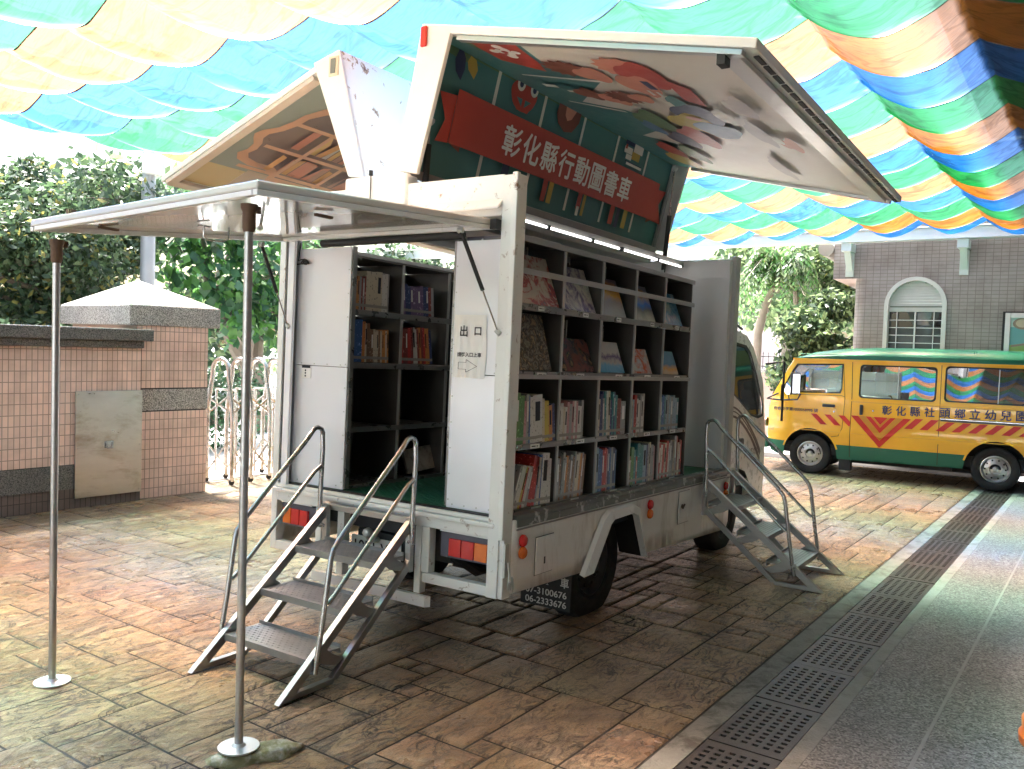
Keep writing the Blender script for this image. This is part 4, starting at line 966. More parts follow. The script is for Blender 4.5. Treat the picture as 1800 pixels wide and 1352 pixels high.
m = M(); p = cp(.04, 1.60, .02); m.box(p.x-.02, p.x+.05, p.y-.02, p.y+.02, p.z-.05, p.z); m.build("latch", BLACK, RO)
ART = [mat("art_cream", (.66, .60, .54), .40, var=.03, spec=.45), mat("art_teal", (.07, .20, .20), .42, var=.05, spec=.35), mat("art_red", (.42, .06, .045), .42, var=.05, spec=.35), mat("art_white", (.72, .70, .64), .42, spec=.35),
       mat("art_salmon", (.60, .24, .17), .42, spec=.35), mat("art_navy", (.035, .045, .11), .42, spec=.35), mat("art_brown", (.22, .07, .05), .42, spec=.35), mat("art_mustard", (.48, .34, .07), .42, spec=.35), mat("art_green", (.12, .20, .10), .42, spec=.35), mat("art_lilac", (.50, .45, .44), .42, spec=.35), mat("art_blue", (.10, .20, .32), .42, spec=.35)]
Cc, Tt, Rr, Ww, Sa, Nv, Br, Mu, Gn, Li, Bl = range(11)
def blob(cx, cy, rx, ry, k=.18, n=26, ph=0): return [(cx+rx*(1+k*math.sin(3*a+ph)*.6+k*.5*math.sin(5*a+ph*2))*math.cos(a), cy+ry*(1+k*math.sin(3*a+ph)*.6)*math.sin(a)) for a in [2*PI*q/n for q in range(n)]]
def spiky(cx, cy, r, n=14, k=.25): return [(cx+r*(1+(k if i % 2 else -k*.3))*math.cos(PI*i/n), cy+r*(1+(k if i % 2 else -k*.3))*math.sin(PI*i/n)) for i in range(2*n)]
items = [(Cc, rect(.05, 3.42, -.16, 1.56)), (Tt, rect(.05, 3.42, -.165, .04))]
# teal shelf boxes continuing from the banner wall
items += [(Tt, [(.05, .02), (3.42, .02), (3.42, .10), (2.95, .14), (2.35, .36), (2.2, .14), (1.72, .60), (1.41, .39), (1.3, .12), (.70, .60), (.42, .35), (.05, .40)])]
items += [(Rr, [(.07, .03), (.44, .05), (.62, .26), (.42, .32), (.10, .36)]), (Ww, blob(.26, .20, .055, .055, .5)), (Ww, circ(.18, .20, .035)), (Ww, circ(.34, .20, .035)), (Ww, circ(.26, .125, .03)), (Ww, circ(.26, .275, .03)), (Rr, circ(.26, .20, .022)),
          (Gn, [(.05, .02), (.16, .06), (.30, .02)]), (Ww, [(.70, .02), (.72, .02), (.74, .60), (.70, .60)]), (Ww, [(1.28, .02), (1.31, .02), (1.45, .39), (1.41, .39)]), (Ww, [(1.72, .57), (1.76, .62), (2.37, .40), (2.33, .36)])]
items += [(Br, spiky(.50, .47, .13)), (Sa, blob(.58, .60, .13, .11, .2)), (Sa, spiky(.40, .88, .15, 12, .18)), (Rr, blob(.52, .95, .22, .14)), (Sa, blob(.72, .84, .20, .12, .2, 26, 1)), (Nv, rect(.62, .78, .88, .93)), (Ww, rect(.80, .90, .84, .86)), (Ww, rect(.82, .92, .89, .91)), (Rr, [(.55, 1.06), (.95, 1.02), (1.05, 1.12), (.7, 1.16)]),
          (Tt, blob(.98, .20, .14, .10)), (Ww, rect(.86, .92, .07, .17)), (Ww, rect(.96, 1.0, .2, .3)), (Br, blob(1.0, .34, .12, .09, .25)), (Sa, blob(1.06, .50, .13, .10, .2)), (Br, spiky(1.0, .60, .11)), (Sa, blob(.98, .72, .09, .08)), (Tt, blob(1.03, .95, .17, .06, .1)), (Ww, rect(1.0, 1.16, .86, .9)),
          (Nv, blob(1.25, .98, .22, .16, .15)), (Mu, blob(1.50, .86, .24, .16, .2)), (Bl, blob(1.62, .98, .20, .15, .2, 26, 2)), (Gn, blob(1.55, .55, .26, .12, .25)), (Rr, blob(1.9, .72, .28, .12, .2)), (Nv, blob(2.05, .55, .22, .10, .2)), (Bl, blob(1.75, .45, .18, .06, .2)), (Mu, blob(2.9, .18, .30, .10, .2)), (Rr, blob(2.5, .25, .25, .08)), (Sa, circ(1.33, .92, .05)), (Gn, blob(2.55, .42, .3, .08)),
          (Li, blob(.95, 1.36, .20, .08, .25)), (Ww, blob(1.20, 1.17, .18, .05, .2)), (Li, blob(1.55, 1.28, .30, .06, .2)), (Sa, blob(1.75, 1.42, .16, .06, .3)), (Ww, blob(1.66, 1.36, .09, .03)), (Li, blob(2.6, 1.1, .35, .05, .2))]
polys("ceiling_art", RO, lambda x, s, d: cp(x, s, d), items, ART, .001, .0006, .16)
# red banner on the inner face of the raised roof half
BA, BB = Vector((0, .835, 2.74)), Vector((0, .66, 3.49)); BD = (BB-BA).normalized(); BN = Vector((0, -BD.z, BD.y))
def bp_(x, s, d=0): return BA+Vector((x, 0, 0))+BD*s+BN*(.014+d)
items = [(Tt, rect(.02, 3.42, .03, .80)), (3, rect(.02, 3.40, .0, .03)), (Gn, rect(.02, 3.4, .76, .79))]
it = [(Gn, [(.02, .74), (.25, .77), (.5, .74), (.3, .72)]), (Nv, [(.27, .79), (.245, .71), (.27, .65), (.33, .61), (.35, .68), (.34, .74), (.30, .78)]), (Mu, [(.38, .77), (.36, .73), (.38, .69), (.45, .65), (.47, .71), (.44, .76)])]
for x in (.69, 1.245, 1.80, 2.35, 2.90): it.append((Ww, rect(x-.014, x+.018, .08, .79)))
it += [(Ww, rect(.69, 3.38, .782, .788))]
it += [(Rr, blob(.985, .70, .15, .10, .05)), (Rr, [(.84, .70), (1.13, .70), (1.06, .60), (.93, .60)]), (Ww, circ(.93, .762, .045)), (INKI := 5, circ(.93, .762, .022)), (Ww, circ(1.085, .762, .045)), (5, circ(1.085, .762, .022)), (Tt, [(.90, .675), (.97, .675), (.97, .625)]), (Tt, [(1.0, .675), (1.07, .675), (1.0, .625)]),
       (Br, [(1.41, .79), (1.40, .70), (1.44, .64), (1.54, .60), (1.64, .62), (1.71, .70), (1.72, .79)]), (Sa, [(1.50, .79), (1.66, .79), (1.60, .70), (1.55, .68), (1.51, .71)]),
       (Nv, rect(2.46, 2.62, .735, .785)), (Ww, rect(2.62, 2.78, .70, .785)), (Ww, rect(2.46, 2.60, .67, .72)), (Rr, rect(2.47, 2.50, .70, .735)), (Mu, rect(2.60, 2.74, .64, .70)), (Ww, rect(2.50, 2.60, .625, .665)), (Ww, rect(2.53, 2.81, .585, .605)), (Nv, rect(2.50, 2.80, .605, .612)),
       (Rr, rect(1.42, 1.48, .09, .26)), (Mu, rect(1.50, 1.56, .09, .25)), (Nv, rect(.90, .98, .09, .25)), (Rr, rect(1.92, 1.98, .12, .25)), (Ww, rect(1.93, 1.97, .07, .14)), (Mu, rect(2.0, 2.04, .08, .24)), (Rr, rect(2.45, 2.52, .09, .26)), (Nv, rect(2.56, 2.62, .08, .25)), (Mu, rect(2.68, 2.75, .09, .25))]
it += [(Rr, [(.14, .50), (.30, .515), (.30, .235), (.18, .222), (.235, .36)]), (Rr, [(3.14, .50), (3.36, .511), (3.27, .385), (3.39, .226), (3.14, .235)]), (Br, [(.30, .24), (.42, .205), (.42, .24)]), (Br, [(3.10, .24), (3.10, .20), (3.20, .24)]), (Rr, rect(.30, 3.20, .238, .555))]
polys("banner_art", RO, bp_, items+it, ART, .001, .0009)
for i_, ch in enumerate("彰化縣行動圖書車"):
    text(ch, .2, mat("banner_white", (.80, .78, .74), .35), RO, (1, 0, 0), tuple(BD), tuple(bp_(.93+i_*.2365, .392, .04)), width=.20, height=.192, fat=.0042)
# front and bottom rails of the wing interior
m = M(); m.beam(bp_(.02, .0, .03), bp_(3.42, .0, .03), .06, .05, tuple(BD)); m.beam(bp_(3.41, .02, .03), bp_(3.41, .78, .03), .03, .02, tuple(BN)); m.build("lower_rail", GREYR, RO, bevel=.004)
m = M(); m.box(-.028, -.012, .655, .70, 3.415, 3.53); o = m.build("marker_light", LENSR, RO, bevel=.018, segs=4, label="oval red marker light at the top of the right wing end")
m = M(); m.box(-.020, -.012, 1.345, 1.425, 3.355, 3.475); o = m.build("light_base", mat("yellowed_rubber", (.62, .56, .42), .5), LO, bevel=.02, segs=4)
m = M(); m.box(-.026, -.0205, 1.365, 1.405, 3.37, 3.46); m.build("marker_light", mat("grey_lens", (.16, .17, .15), .4), LO, bevel=.014, segs=4, label="oval grey marker light at the top of the left wing end")
gas_strut((.14, .765, 2.56), (.14, .74, 3.05), TK, .72, .020, "thick black lift strut at the rear of the right wing")
gas_strut((3.22, .60, 2.50), (3.25, .55, 3.40), TK, .55, .020, "thick black lift strut at the front of the right wing")
# left wing underside art: painted bookcase
def lpf(x, s, d=0):
    p = lg(x/XE, (s+.21)/1.82)+Vector((0, -.006, -.040)); return p+Vector((0, -.34, -.94))*(.004+d)
m = M()
for (a, b) in (((.04, .03), (.04, 1.56)), ((3.42, .03), (3.42, 1.56)), ((.02, 1.55), (3.44, 1.55))):
    m.beam(lpf(*a, .012), lpf(*b, .012), .07, .028, (0, -.34, -.94))
m.build("inner_frame", mat("tan_frame", (.60, .50, .42), .4), LO, bevel=.003)
LA = [mat("wing_grey_teal", (.22, .27, .245), .3, var=.04), mat("wing_tan", (.48, .37, .19), .3, var=.04), mat("wing_beige", (.42, .33, .26), .3), mat("case_orange", (.53, .29, .18), .3), mat("case_shadow", (.17, .115, .105), .3), mat("book_salmon", (.48, .18, .12), .3), mat("book_mustard", (.52, .33, .11), .3), mat("book_grey", (.42, .42, .40), .3), mat("book_rose", (.36, .19, .155), .3), mat("book_orange", (.55, .28, .09), .3)]
items = [(0, rect(.06, 3.4, .03, 1.22)), (1, rect(.06, .42, 1.20, 1.5)), (2, rect(.42, 3.4, 1.20, 1.5)), (2, rect(.42, 3.4, 1.17, 1.23))]
case = [(.62, 1.235), (.60, 1.15), (.52, 1.11), (.36, 1.11), (.24, 1.07), (.19, 1.0), (.22, .93), (.21, .85), (.16, .79), (.13, .74), (.15, .68), (.22, .60), (.255, .50), (.27, .40), (.34, .27), (.48, .20), (.8, .16), (1.3, .10), (2.2, .10), (2.2, 1.235)]
inn = [(.66, 1.17), (.64, 1.10), (.56, 1.05), (.40, 1.05), (.30, 1.02), (.26, .97), (.28, .90), (.26, .82), (.22, .76), (.22, .70), (.28, .62), (.32, .52), (.33, .42), (.40, .32), (.52, .26), (.8, .22), (1.3, .16), (2.1, .16), (2.1, 1.17)]
items += [(3, case), (4, inn)]
rows_ = ((.30, .45), (.50, .74), (.82, 1.05), (.80+.30, 1.17))
g_ = random.Random(4)
for r0, r1 in ((.20, .44), (.50, .76), (.82, 1.06)):
    x = .46 if r0 > .3 else .6
    while x < 2.0:
        wd = g_.choice([.05, .07, .09, .045])
        if g_.random() < .8: items.append((g_.choice([5, 6, 7, 8, 9, 9, 5]), [(x, r1), (x+wd, r1), (x+wd+g_.choice([0, 0, .06]), r0+g_.uniform(.0, .10)), (x+.0+g_.choice([0, 0, .05]), r0+g_.uniform(0, .05))]))
        x += wd+.008
for s in (.46, .78, 1.08): items.append((3, rect(.24, 2.15, s-.018, s+.018)))
for x in (.58, .98, 1.5): items.append((3, rect(x-.018, x+.018, .2, 1.2)))
polys("bookcase_art", LO, lpf, items, LA, .0012, .0008, .2)
# LED strip under the wing hinge
led = bpy.data.materials.new("led_tube"); led.use_nodes = True; b = led.node_tree.nodes["Principled BSDF"]; b.inputs["Emission Color"].default_value = (1, 1, .97, 1); b.inputs["Emission Strength"].default_value = 1.1; b.inputs["Base Color"].default_value = (.9, .9, .9, 1)
m = M(); m.box(.10, 3.30, .445, .50, 2.548, 2.60); m.build("light_rail", GREYR, TK, bevel=.003)
m = M(); m.tube([(.12, .43, 2.545), (2.02, .43, 2.545)], .008, 8); m.tube([(2.10, .43, 2.545), (3.2, .43, 2.545)], .008, 8); lt = m.build("led_tube", led, TK, label="lit white LED tube above the outer shelves")
m = M()
for x in (.4, .98, 1.58, 2.05, 2.7): m.box(x, x+.03, .415, .44, 2.533, 2.56)
m.build("clip", BLACK, lt)

# ---- shelf units
FLANGE = mat('shelf_flange', (.44, .44, .43), .35, .5, var=.15)
def shelf_unit(name, lab, yf, yb, x0, bays, pitch, zs, tops, sgn, steps=None, back=(0, 1)):
    """yf front edge plane, yb back plane; zs board heights"""
    m = M(); x1 = x0+bays*pitch; a, b = sorted((yf, yb))
    m.box(x0-.012, x0, a, b, ZF+.012, tops); m.box(x1, x1+.012, a, b, ZF+.012, tops)
    m.box(x0-.012, x1+.012, a, b, tops, tops+.012); root = m.build(name, SHELFK, TK, label=lab)
    for i in range(1, bays):
        m = M(); m.box(x0+i*pitch-.004, x0+i*pitch+.004, a+.004, b-.004, ZF+.02, tops-.001); e = yf; s = .010
        m.box(x0+i*pitch-.010, x0+i*pitch+.010, min(e, e+s*sgn), max(e, e+s*sgn), ZF+.02, tops-.001, 1)
        m.build("divider", [SHELFK, FLANGE], root)
    for z, h in zs:
        m = M(); m.box(x0+.001, x1-.001, a+.02, b-.006, z-.012, z)
        e0, e1 = sorted((yf-sgn*.002, yf+sgn*.018)); m.box(x0-.012, x1+.012, e0, e1, z-h, z+.006); m.build("shelf_board", SHELF, root, bevel=.002)
        for i in range(bays):
            if z > ZF+.1 or True:
                c = x0+(i+.5)*pitch+.02*math.sin(i*3+z*9); t = M(); yy = yf-sgn*.004; ln = .066 if z > 1.7 or sgn < 0 else .10
                e0, e1 = sorted((yy, yy-sgn*.001)); zc_ = z-h/2+.003; t.box(c-ln/2, c+ln/2, e0, e1, zc_-.0125, zc_+.0125)
                e0, e1 = sorted((yy-sgn*.0012, yy-sgn*.0016)); t.box(c-ln*.36, c+ln*.05, e0, e1, zc_-.003, zc_+.003, 1); t.box(c+ln*.16, c+ln*.3, e0, e1, zc_-.003, zc_+.003, 1)
                t.build("label_card", [PAPER, INK], root)
    return root
ZS = [(.842, .02), (1.205, .026), (1.612, .03), (1.985, .03)]
yf = .062
SU = shelf_unit("bookshelf", "steel bookshelf along the right side, facing out", yf, .42, .135, 5, .488, ZS, 2.345, 1)
m = M(); m.box(.13, 2.58, .415, .42, .84, 2.34); m.build("back_panel", mat("back_panel_steel", (.50, .50, .51), .25, .6, var=.2, scale=3), SU)
m = M(); m.box(.12, 2.60, .045, .055, 2.150, 2.182); m.box(.12, 2.60, .050, .060, 1.575, 1.60); m.box(.12, 2.60, .047, .060, 2.325, 2.357); m.build("retaining_rail", STEEL2, SU, bevel=.002)
for i in range(5):
    x = .135+i*.488
    m = M()
    for z0 in (1.64, 2.20): m.box(x+.27, x+.285, .20, .41, z0, z0+.30 if z0 < 2 else 2.33)
    m.build("inner_rib", SHELF, SU)
m = M(); m.box(.30, .62, .10, .30, 2.362, 2.375); m.box(1.2, 1.75, .10, .3, 2.362, 2.375); m.box(.12, 2.6, .44, .47, 2.36, 2.42); m.build("top_rail", ALUR, SU)
SL = shelf_unit("bookshelf", "steel bookshelf along the left side, facing in, nearly empty at the bottom", 1.30, 1.70, .10, 6, .50, ZS[:3]+[(1.945, .03)], 2.275, -1)
m = M()
for i in range(6):
    x = .10+i*.5
    for z0, z1, gap in ((.85, 1.18, .0), (1.22, 1.58, .0), (1.62, 1.93, .115), (1.96, 2.27, .12)):
        m.box(x+.002, x+.498, 1.690, 1.695, z0, z1-gap)
        if gap: m.box(x+.19, x+.498, 1.690, 1.695, z1-gap, z1); m.box(x+.07, x+.085, 1.69, 1.695, z1-gap, z1); m.box(x+.002, x+.19, 1.69, 1.695, z1-.035, z1)
m.build("back_panel", SHELFD, SL)
m = M(); m.box(.1, 3.1, 1.30, 1.33, 2.29, 2.30); m.box(.1, 3.1, 1.33, 1.34, 2.30, 2.315); m.build("top_rail", ALUR, SL)
m = M(); m.box(.10, 3.28, 1.705, 1.72, .80, 1.62); m.build("left_side_board", SHELFD, TK)

# ---- cab
CB = [mat("cab_paint", (.80, .79, .77), .28, .1, var=.05, coat=.2)]
def cab_pt(x, z, side=0):
    ins = .03+max(0, z-1.05)*.085+ (max(0, x-4.46)/.56)**2*.42
    y = ins if side == 0 else W_-ins; return (x, y, z)
prof = [(3.50, .42), (3.50, .80)]
cout = [(3.52, .74), (3.60, .79), (3.78, .80), (3.96, .76), (4.10, .64), (4.17, .50), (4.19, .40), (4.90, .40), (5.0, .50), (5.02, .80), (4.98, 1.04), (4.80, 1.24), (4.47, 1.64), (4.25, 1.90), (4.08, 2.0), (3.50, 2.07), (3.50, .74)]
cwin = [(3.56, 1.50), (3.85, 1.38), (4.12, 1.26), (4.30, 1.23), (4.46, 1.25), (4.47, 1.36), (4.32, 1.64), (4.16, 1.85), (4.04, 1.91), (3.56, 1.94)]
cab = None
for sd in (0, 1):
    o = skin("cab", cout, [cwin], lambda x, z: cab_pt(x, z, sd), CB, TK, .06, .0)
    if sd == 0: cab = o
    g = skin("side_window", cwin, [], lambda x, z: tuple(Vector(cab_pt(x, z, sd))+Vector((0, .012 if sd == 0 else -.012, 0))), GLASSC, cab if cab else TK, .1)
    m = M(); P = [Vector(cab_pt(x, z, sd)) for x, z in cwin]; c_ = sum(P, Vector())/len(P)
    for i in range(len(P)):
        a, b2 = P[i], P[(i+1) % len(P)]; ai, bi = a.lerp(c_, .07), b2.lerp(c_, .07); off = Vector((0, -.004 if sd == 0 else .004, 0))
        m.add([a+off, b2+off, bi+off*0, ai+off*0], [(0, 1, 2, 3)])
    m.build("window_seal", BLACK, g)
fp = [p for p in cout if p[0] >= 4.19 and p[1] < 2.06][1:]
m = M(); n = 12
cc_ = [(4.90, .40), (5.0, .50), (5.02, .80), (4.98, 1.04), (4.80, 1.24), (4.47, 1.64), (4.25, 1.90), (4.08, 2.0), (3.50, 2.07)]
for i in range(len(cc_)-1):
    a0, a1 = Vector(cab_pt(*cc_[i], 0)), Vector(cab_pt(*cc_[i], 1)); b0, b1 = Vector(cab_pt(*cc_[i+1], 0)), Vector(cab_pt(*cc_[i+1], 1))
    bul = lambda a, b, t, x: a.lerp(b, t)+Vector((.16*4*t*(1-t) if x > 4.3 else 0, 0, .05*4*t*(1-t) if x < 4.4 else 0))
    for k in range(n):
        t0, t1 = k/n, (k+1)/n; m.add([bul(a0, a1, t0, cc_[i][0]), bul(a0, a1, t1, cc_[i][0]), bul(b0, b1, t1, cc_[i+1][0]), bul(b0, b1, t0, cc_[i+1][0])], [(0, 1, 2, 3)], 1 if i in (4, 5) else 0)
m.build("cab_front", CB+[MATS["cab_window_glass"]], cab, True)
m = M(); m.box(3.50, 3.55, .1, 1.7, .45, 2.0); m.box(3.55, 4.75, .2, 1.62, .62, 1.08); m.box(3.62, 3.78, .28, .72, 1.05, 1.62); m.box(3.62, 3.78, 1.1, 1.54, 1.05, 1.62); m.build("cab_interior", mat("cab_dark_grey", (.07, .07, .075), .7), cab, bevel=.03)
m = M(); m.box(3.70, 3.86, .012, .045, .99, 1.07); m.build("door_handle", mat("handle_dark", (.05, .035, .03), .5), cab, bevel=.02, segs=3)
m = M(); m.tube([(3.6, .14, 2.075), (3.9, .15, 2.085), (4.1, .17, 2.06)], .012, 8); m.build("roof_rail", BLACK, cab)
DEC = mat("decal_brown", (.12, .09, .10), .4)
m = M()
for k, (off, w2) in enumerate(((0, .016), (-.05, .010), (-.10, .02))):
    for i in range(12):
        t0, t1 = i/12, (i+1)/12
        q = lambda t, o_: (3.62+.75*t, 1.36+off*.8-.42*t**1.6+o_)
        P = [q(t0, 0), q(t1, 0), q(t1, -w2*(1+2*t1)), q(t0, -w2*(1+2*t0))]
        m.add([Vector(cab_pt(*p))+Vector((0, -.003, 0)) for p in P], [(0, 1, 2, 3)])
m.build("decal", DEC, cab)
text("彰化縣文化局", .07, DEC, cab, (1, 0, 0), (0, 0, 1), (4.14, .024, .935), width=.40, height=.062, bold=.01)
text("FUSO", .05, DEC, cab, (1, 0, 0), (0, 0, 1), (3.68, .022, 1.235), width=.13, height=.045, bold=.02, shear=.2)
m = M(); m.box(3.50, 4.19, .12, 1.70, .40, .60); m.build("wheel_well", DARK, cab)
m = M(); m.tube([(4.55, .07, 1.75), (4.72, -.06, 1.78), (4.72, -.06, 1.3), (4.72, -.06, 1.2)], .012, 8); m.box(4.695, 4.72, -.07, -.045, 1.40, 1.56); m.build("mirror_arm", BLACK, cab, bevel=.01)

# ================================================================ SIGN, CORD, PLASTIC
sg = thing("exit_sign", "white paper exit sign with an arrow taped to the right rear panel", "sign", (0, 0, 0)); sg.rotation_euler = (0, .0193, 0)
vs = []; fs = []
for i in range(21):
    for j in range(9):
        y = .427-.22*i/20; z = 1.915-.348*j/8; vs.append((.0505+.0035*math.sin(i*1.35)*(j/8)**.6-.002, y+.004*math.sin(j), z))
fs = [(i*9+j, i*9+j+1, (i+1)*9+j+1, (i+1)*9+j) for i in range(20) for j in range(8)]
raw("sheet", vs, fs, PAPER, None, sg, True)
tx_ = lambda s, y, z, w2, h2, b2=.01: text(s, .1, INK, sg, (0, -1, 0), (0, 0, 1), (.0455, y, z), width=w2, height=h2, bold=b2)
tx_("出", .358, 1.825, .052, .062, .02); tx_("口", .262, 1.825, .045, .045, .02); tx_("請從入口上車", .315, 1.695, .165, .026, .02)
m = M(); A_ = [(.385, 1.654), (.345, 1.654), (.345, 1.672), (.258, 1.632), (.345, 1.596), (.345, 1.612), (.385, 1.612)]
A_ = [(.388, 1.652), (.335, 1.652), (.335, 1.668), (.262, 1.632), (.335, 1.598), (.335, 1.614), (.388, 1.614)]
for i in range(7):
    a, b2 = A_[i], A_[(i+1) % 7]; m.beam((.0455, *a), (.0455, *b2), .0016, .0022, (1, 0, 0))
m.build("arrow", INK, sg)
m = M(); g_ = random.Random(8); pts = [(.03, 1.665, 2.36)]
for k in range(26):
    a = k*.9; pts.append((.035+.012*math.sin(k), 1.655-.05*(k/26)+.030*math.cos(a)*(1+.3*math.sin(k*.7)), 2.245+.014*math.sin(a*1.0)-.0004*k))
pts.append((.03, 1.70, 2.225)); m.tube(pts, .0042, 6); m.tube([(.03, 1.70, 2.225), (.03, 1.728, 2.215)], .010, 8)
o = m.build("power_cord", BLACK, smooth=True); o.rotation_euler = (0, .0193, 0); tag(o, "coiled black power cord hanging inside the left of the rear doorway", "cord")
m = M(); vs = []
for j in range(7):
    for i in range(14):
        a = 2*PI*i/14; r_ = .13*math.cos(PI/2*j/7)*(1+.35*noise.noise(Vector((a*1.5, j, 9)))); vs.append((r_*math.cos(a)*1.2, r_*math.sin(a), .07*math.sin(PI/2*j/6)*(1+.5*noise.noise(Vector((a*3, j*2, 4))))))
fs = [(j*14+i, j*14+(i+1) % 14, (j+1)*14+(i+1) % 14, (j+1)*14+i) for j in range(6) for i in range(14)]
o = raw("plastic_bag", vs, fs, mat("wet_plastic", (.10, .10, .11), .12, spec=.9)); o.location = (3.85, .28, 0); tag(o, "crumpled shiny plastic bag on the paving under the truck nose", "bag")

# ================================================================ FOLDING STEPS
TREAD = mat("checker_tread", (.27, .28, .29), .4, .7, var=.3, scale=9)
def steps(loc, rz, lab):
    t = thing("folding_steps", lab, "steps", loc, rz, "folding steps hooked to the truck")
    H, D, Wd = .773, .957, .66
    zf = lambda u: H*(1-u/D); zb_ = lambda u: .54*(1-(u-.0)/.62)
    for v in (.0, Wd):
        m = M(); s = .018
        m.beam((-.0, v, H-.02), (D-.025, v, .012), .045, .030, (0, 1, 0)) if False else None
        dvec = Vector((D, 0, -H)).normalized(); upn = Vector((H, 0, D)).normalized()
        P = [(0, v-s, H), (D, v-s, .004), (D-.075, v-s, .004), (0, v-s, H-.062)]
        m.prism(P, (0, 2*s, 0))
        P = [(.0, v-s+.002, .55), (.62, v-s+.002, .02), (.565, v-s+.002, .02), (.0, v-s+.002, .495)]
        m.prism(P, (0, 2*s-.004, 0))
        m.box(-.004, .026, v-s-.001, v+s+.001, .46, H-.03)
        P = [(.60, v-s+.001, .004), (D-.01, v-s+.001, .004), (D-.05, v-s+.001, .032), (.585, v-s+.001, .032)]; m.prism(P, (0, 2*s-.002, 0))
        for z in (.552, .354, .162):
            u = D*(1-z/H)
            P = [(u-.09, v-.003, z+.05), (u-.03, v-.003, z+.0), (u-.10, v-.003, z-.05), (u-.19, v-.003, z-.075), (u-.245, v-.003, z-.05), (u-.17, v-.003, z-.012)]
            m.prism(P, (0, .006, 0))
        m.build("side_frame", STEEL2, t, bevel=.002)
        # hand rail
        o = v + (-.034 if v == 0 else .034)
        m = M()
        P = [(.03, o, .62), (.03, o, .80), (.018, o, 1.10), (.022, o, 1.17)]+[(.065+.045*math.cos(a), o, 1.185+.04*math.sin(a)) for a in [PI-.1, PI*.75, PI*.5, PI*.3]]
        P += [(.16, o, 1.145), (.40, o, .93), (.60, o, .745), (.638, o, .70), (.655, o, .655), (.70, o, .36), (.745, o, .10)]
        m.tube(P, .0145, 12); rl = m.build("handrail", STEEL, t, True)
        m = M(); m.tube([(.02, o, .995), (.08, o, .96), (.40, o, .67), (.62, o, .47), (.672, o, .43)], .0125, 10); m.build("mid_rail", STEEL, rl, True)
        m = M(); m.tube([(.745, o-.0, .115), (.75, v, .10)], .012, 8); m.tube([(.03, o, .64), (.02, v, .63)], .012, 8); m.tube([(.03, o, .74), (.02, v, .74)], .012, 8); m.build("rail_bracket", STEEL, rl)
    for z in (.552, .354, .162):
        u = D*(1-z/H); m = M()
        m.box(u-.235, u-.004, .019, Wd-.019, z-.006, z); m.box(u-.006, u, .019, Wd-.019, z-.034, z+.002); m.box(u-.240, u-.234, .019, Wd-.019, z-.03, z+.018)
        for i in range(28):
            for j in range(8):
                x = u-.215+j*.026; y = .045+i*.021; a = .008 if (i+j) % 2 else -.008
                m.add([(x-.006, y-a, z+.0004), (x, y-.0025, z+.0004), (x+.006, y+a, z+.0004), (x, y+.0025, z+.0004), (x, y, z+.0035)], [(0, 1, 4), (1, 2, 4), (2, 3, 4), (3, 0, 4)])
        m.build("tread", TREAD, t)
    m = M(); m.box(-.018, .028, -.02, Wd+.02, H-.012, H-.006); m.box(-.018, -.012, -.02, Wd+.02, H-.05, H-.006); m.build("hook_plate", STEEL2, t)
    return t
steps((-.032, 1.262, 0), PI, "stainless folding steps with handrails at the rear doorway")
steps((2.806, -.030, 0), -PI/2, "stainless folding steps with handrails at the side doorway by the cab")

# ================================================================ YELLOW VAN
VY = mat("van_yellow", (.90, .47, .03), .22, var=.03, coat=.6); VG = mat("van_green", (.005, .13, .08), .34, var=.04, coat=.15)
VR = mat("van_red_stripe", (.62, .03, .02), .3, var=.06); VO = mat("van_ochre_stripe", (.60, .27, .02), .3); NAVY = mat("van_navy_text", (.03, .035, .10), .4)
VB = mat("van_black_plastic", (.03, .03, .035), .45); VL = mat("panel_gap", (.05, .03, .01), .7)
van = thing("school_van", "yellow and green school minivan with red chevron stripes", "van", (9.421, .867, 0), math.atan2(-.9985, .0544))
VW = 1.62; SR = 3.42
def vpt(s, z, side=0, off=0.):
    ins = .05*max(0, (z-1.15))**1.0*2.0*.9 if z > 1.15 else 0
    ins += .035*((z-.85)/.6)**2 if z < .85 else 0
    ins += -.008 if .60 < z < .66 else 0
    if s < -.25: ins += ((-.25-s)/.42)**2*.20
    if s > 3.1: ins += ((s-3.1)/.35)**2*.10
    y = ins-off if side == 0 else VW-ins+off; return (s, y, z)
def archp(c, r, r0): return [(c+r*math.cos(a), r0+r*math.sin(a)) for a in [PI-.25-(PI-.5)*k/14 for k in range(15)]]
a1 = archp(0.0, .385, .30); a2 = archp(2.43, .385, .30)
Z0 = .26
vout = [(-.60, .30), (-.50, Z0), (a1[0][0]-.01, Z0)]+a1+[(a1[-1][0]+.02, Z0), (a2[0][0]-.02, Z0+.02)]+a2+[(a2[-1][0]+.02, Z0), (SR-.02, .32), (SR, .9), (SR-.03, 1.2), (SR-.13, 1.72), (-.27, 1.72), (-.40, 1.50), (-.60, 1.16), (-.66, .95), (-.67, .5)]
fwin = [(-.47, 1.20), (.405, 1.225), (.425, 1.28), (.425, 1.66), (-.235, 1.64), (-.30, 1.54)]
w1 = rrect(.655, 1.665, 1.175, 1.66, .05); w2 = rrect(1.765, 2.76, 1.185, 1.68, .05); w3 = rrect(2.86, 3.26, 1.2, 1.68, .05)
body = None
def bandmat(s, z): return 1 if z < .47 else 0
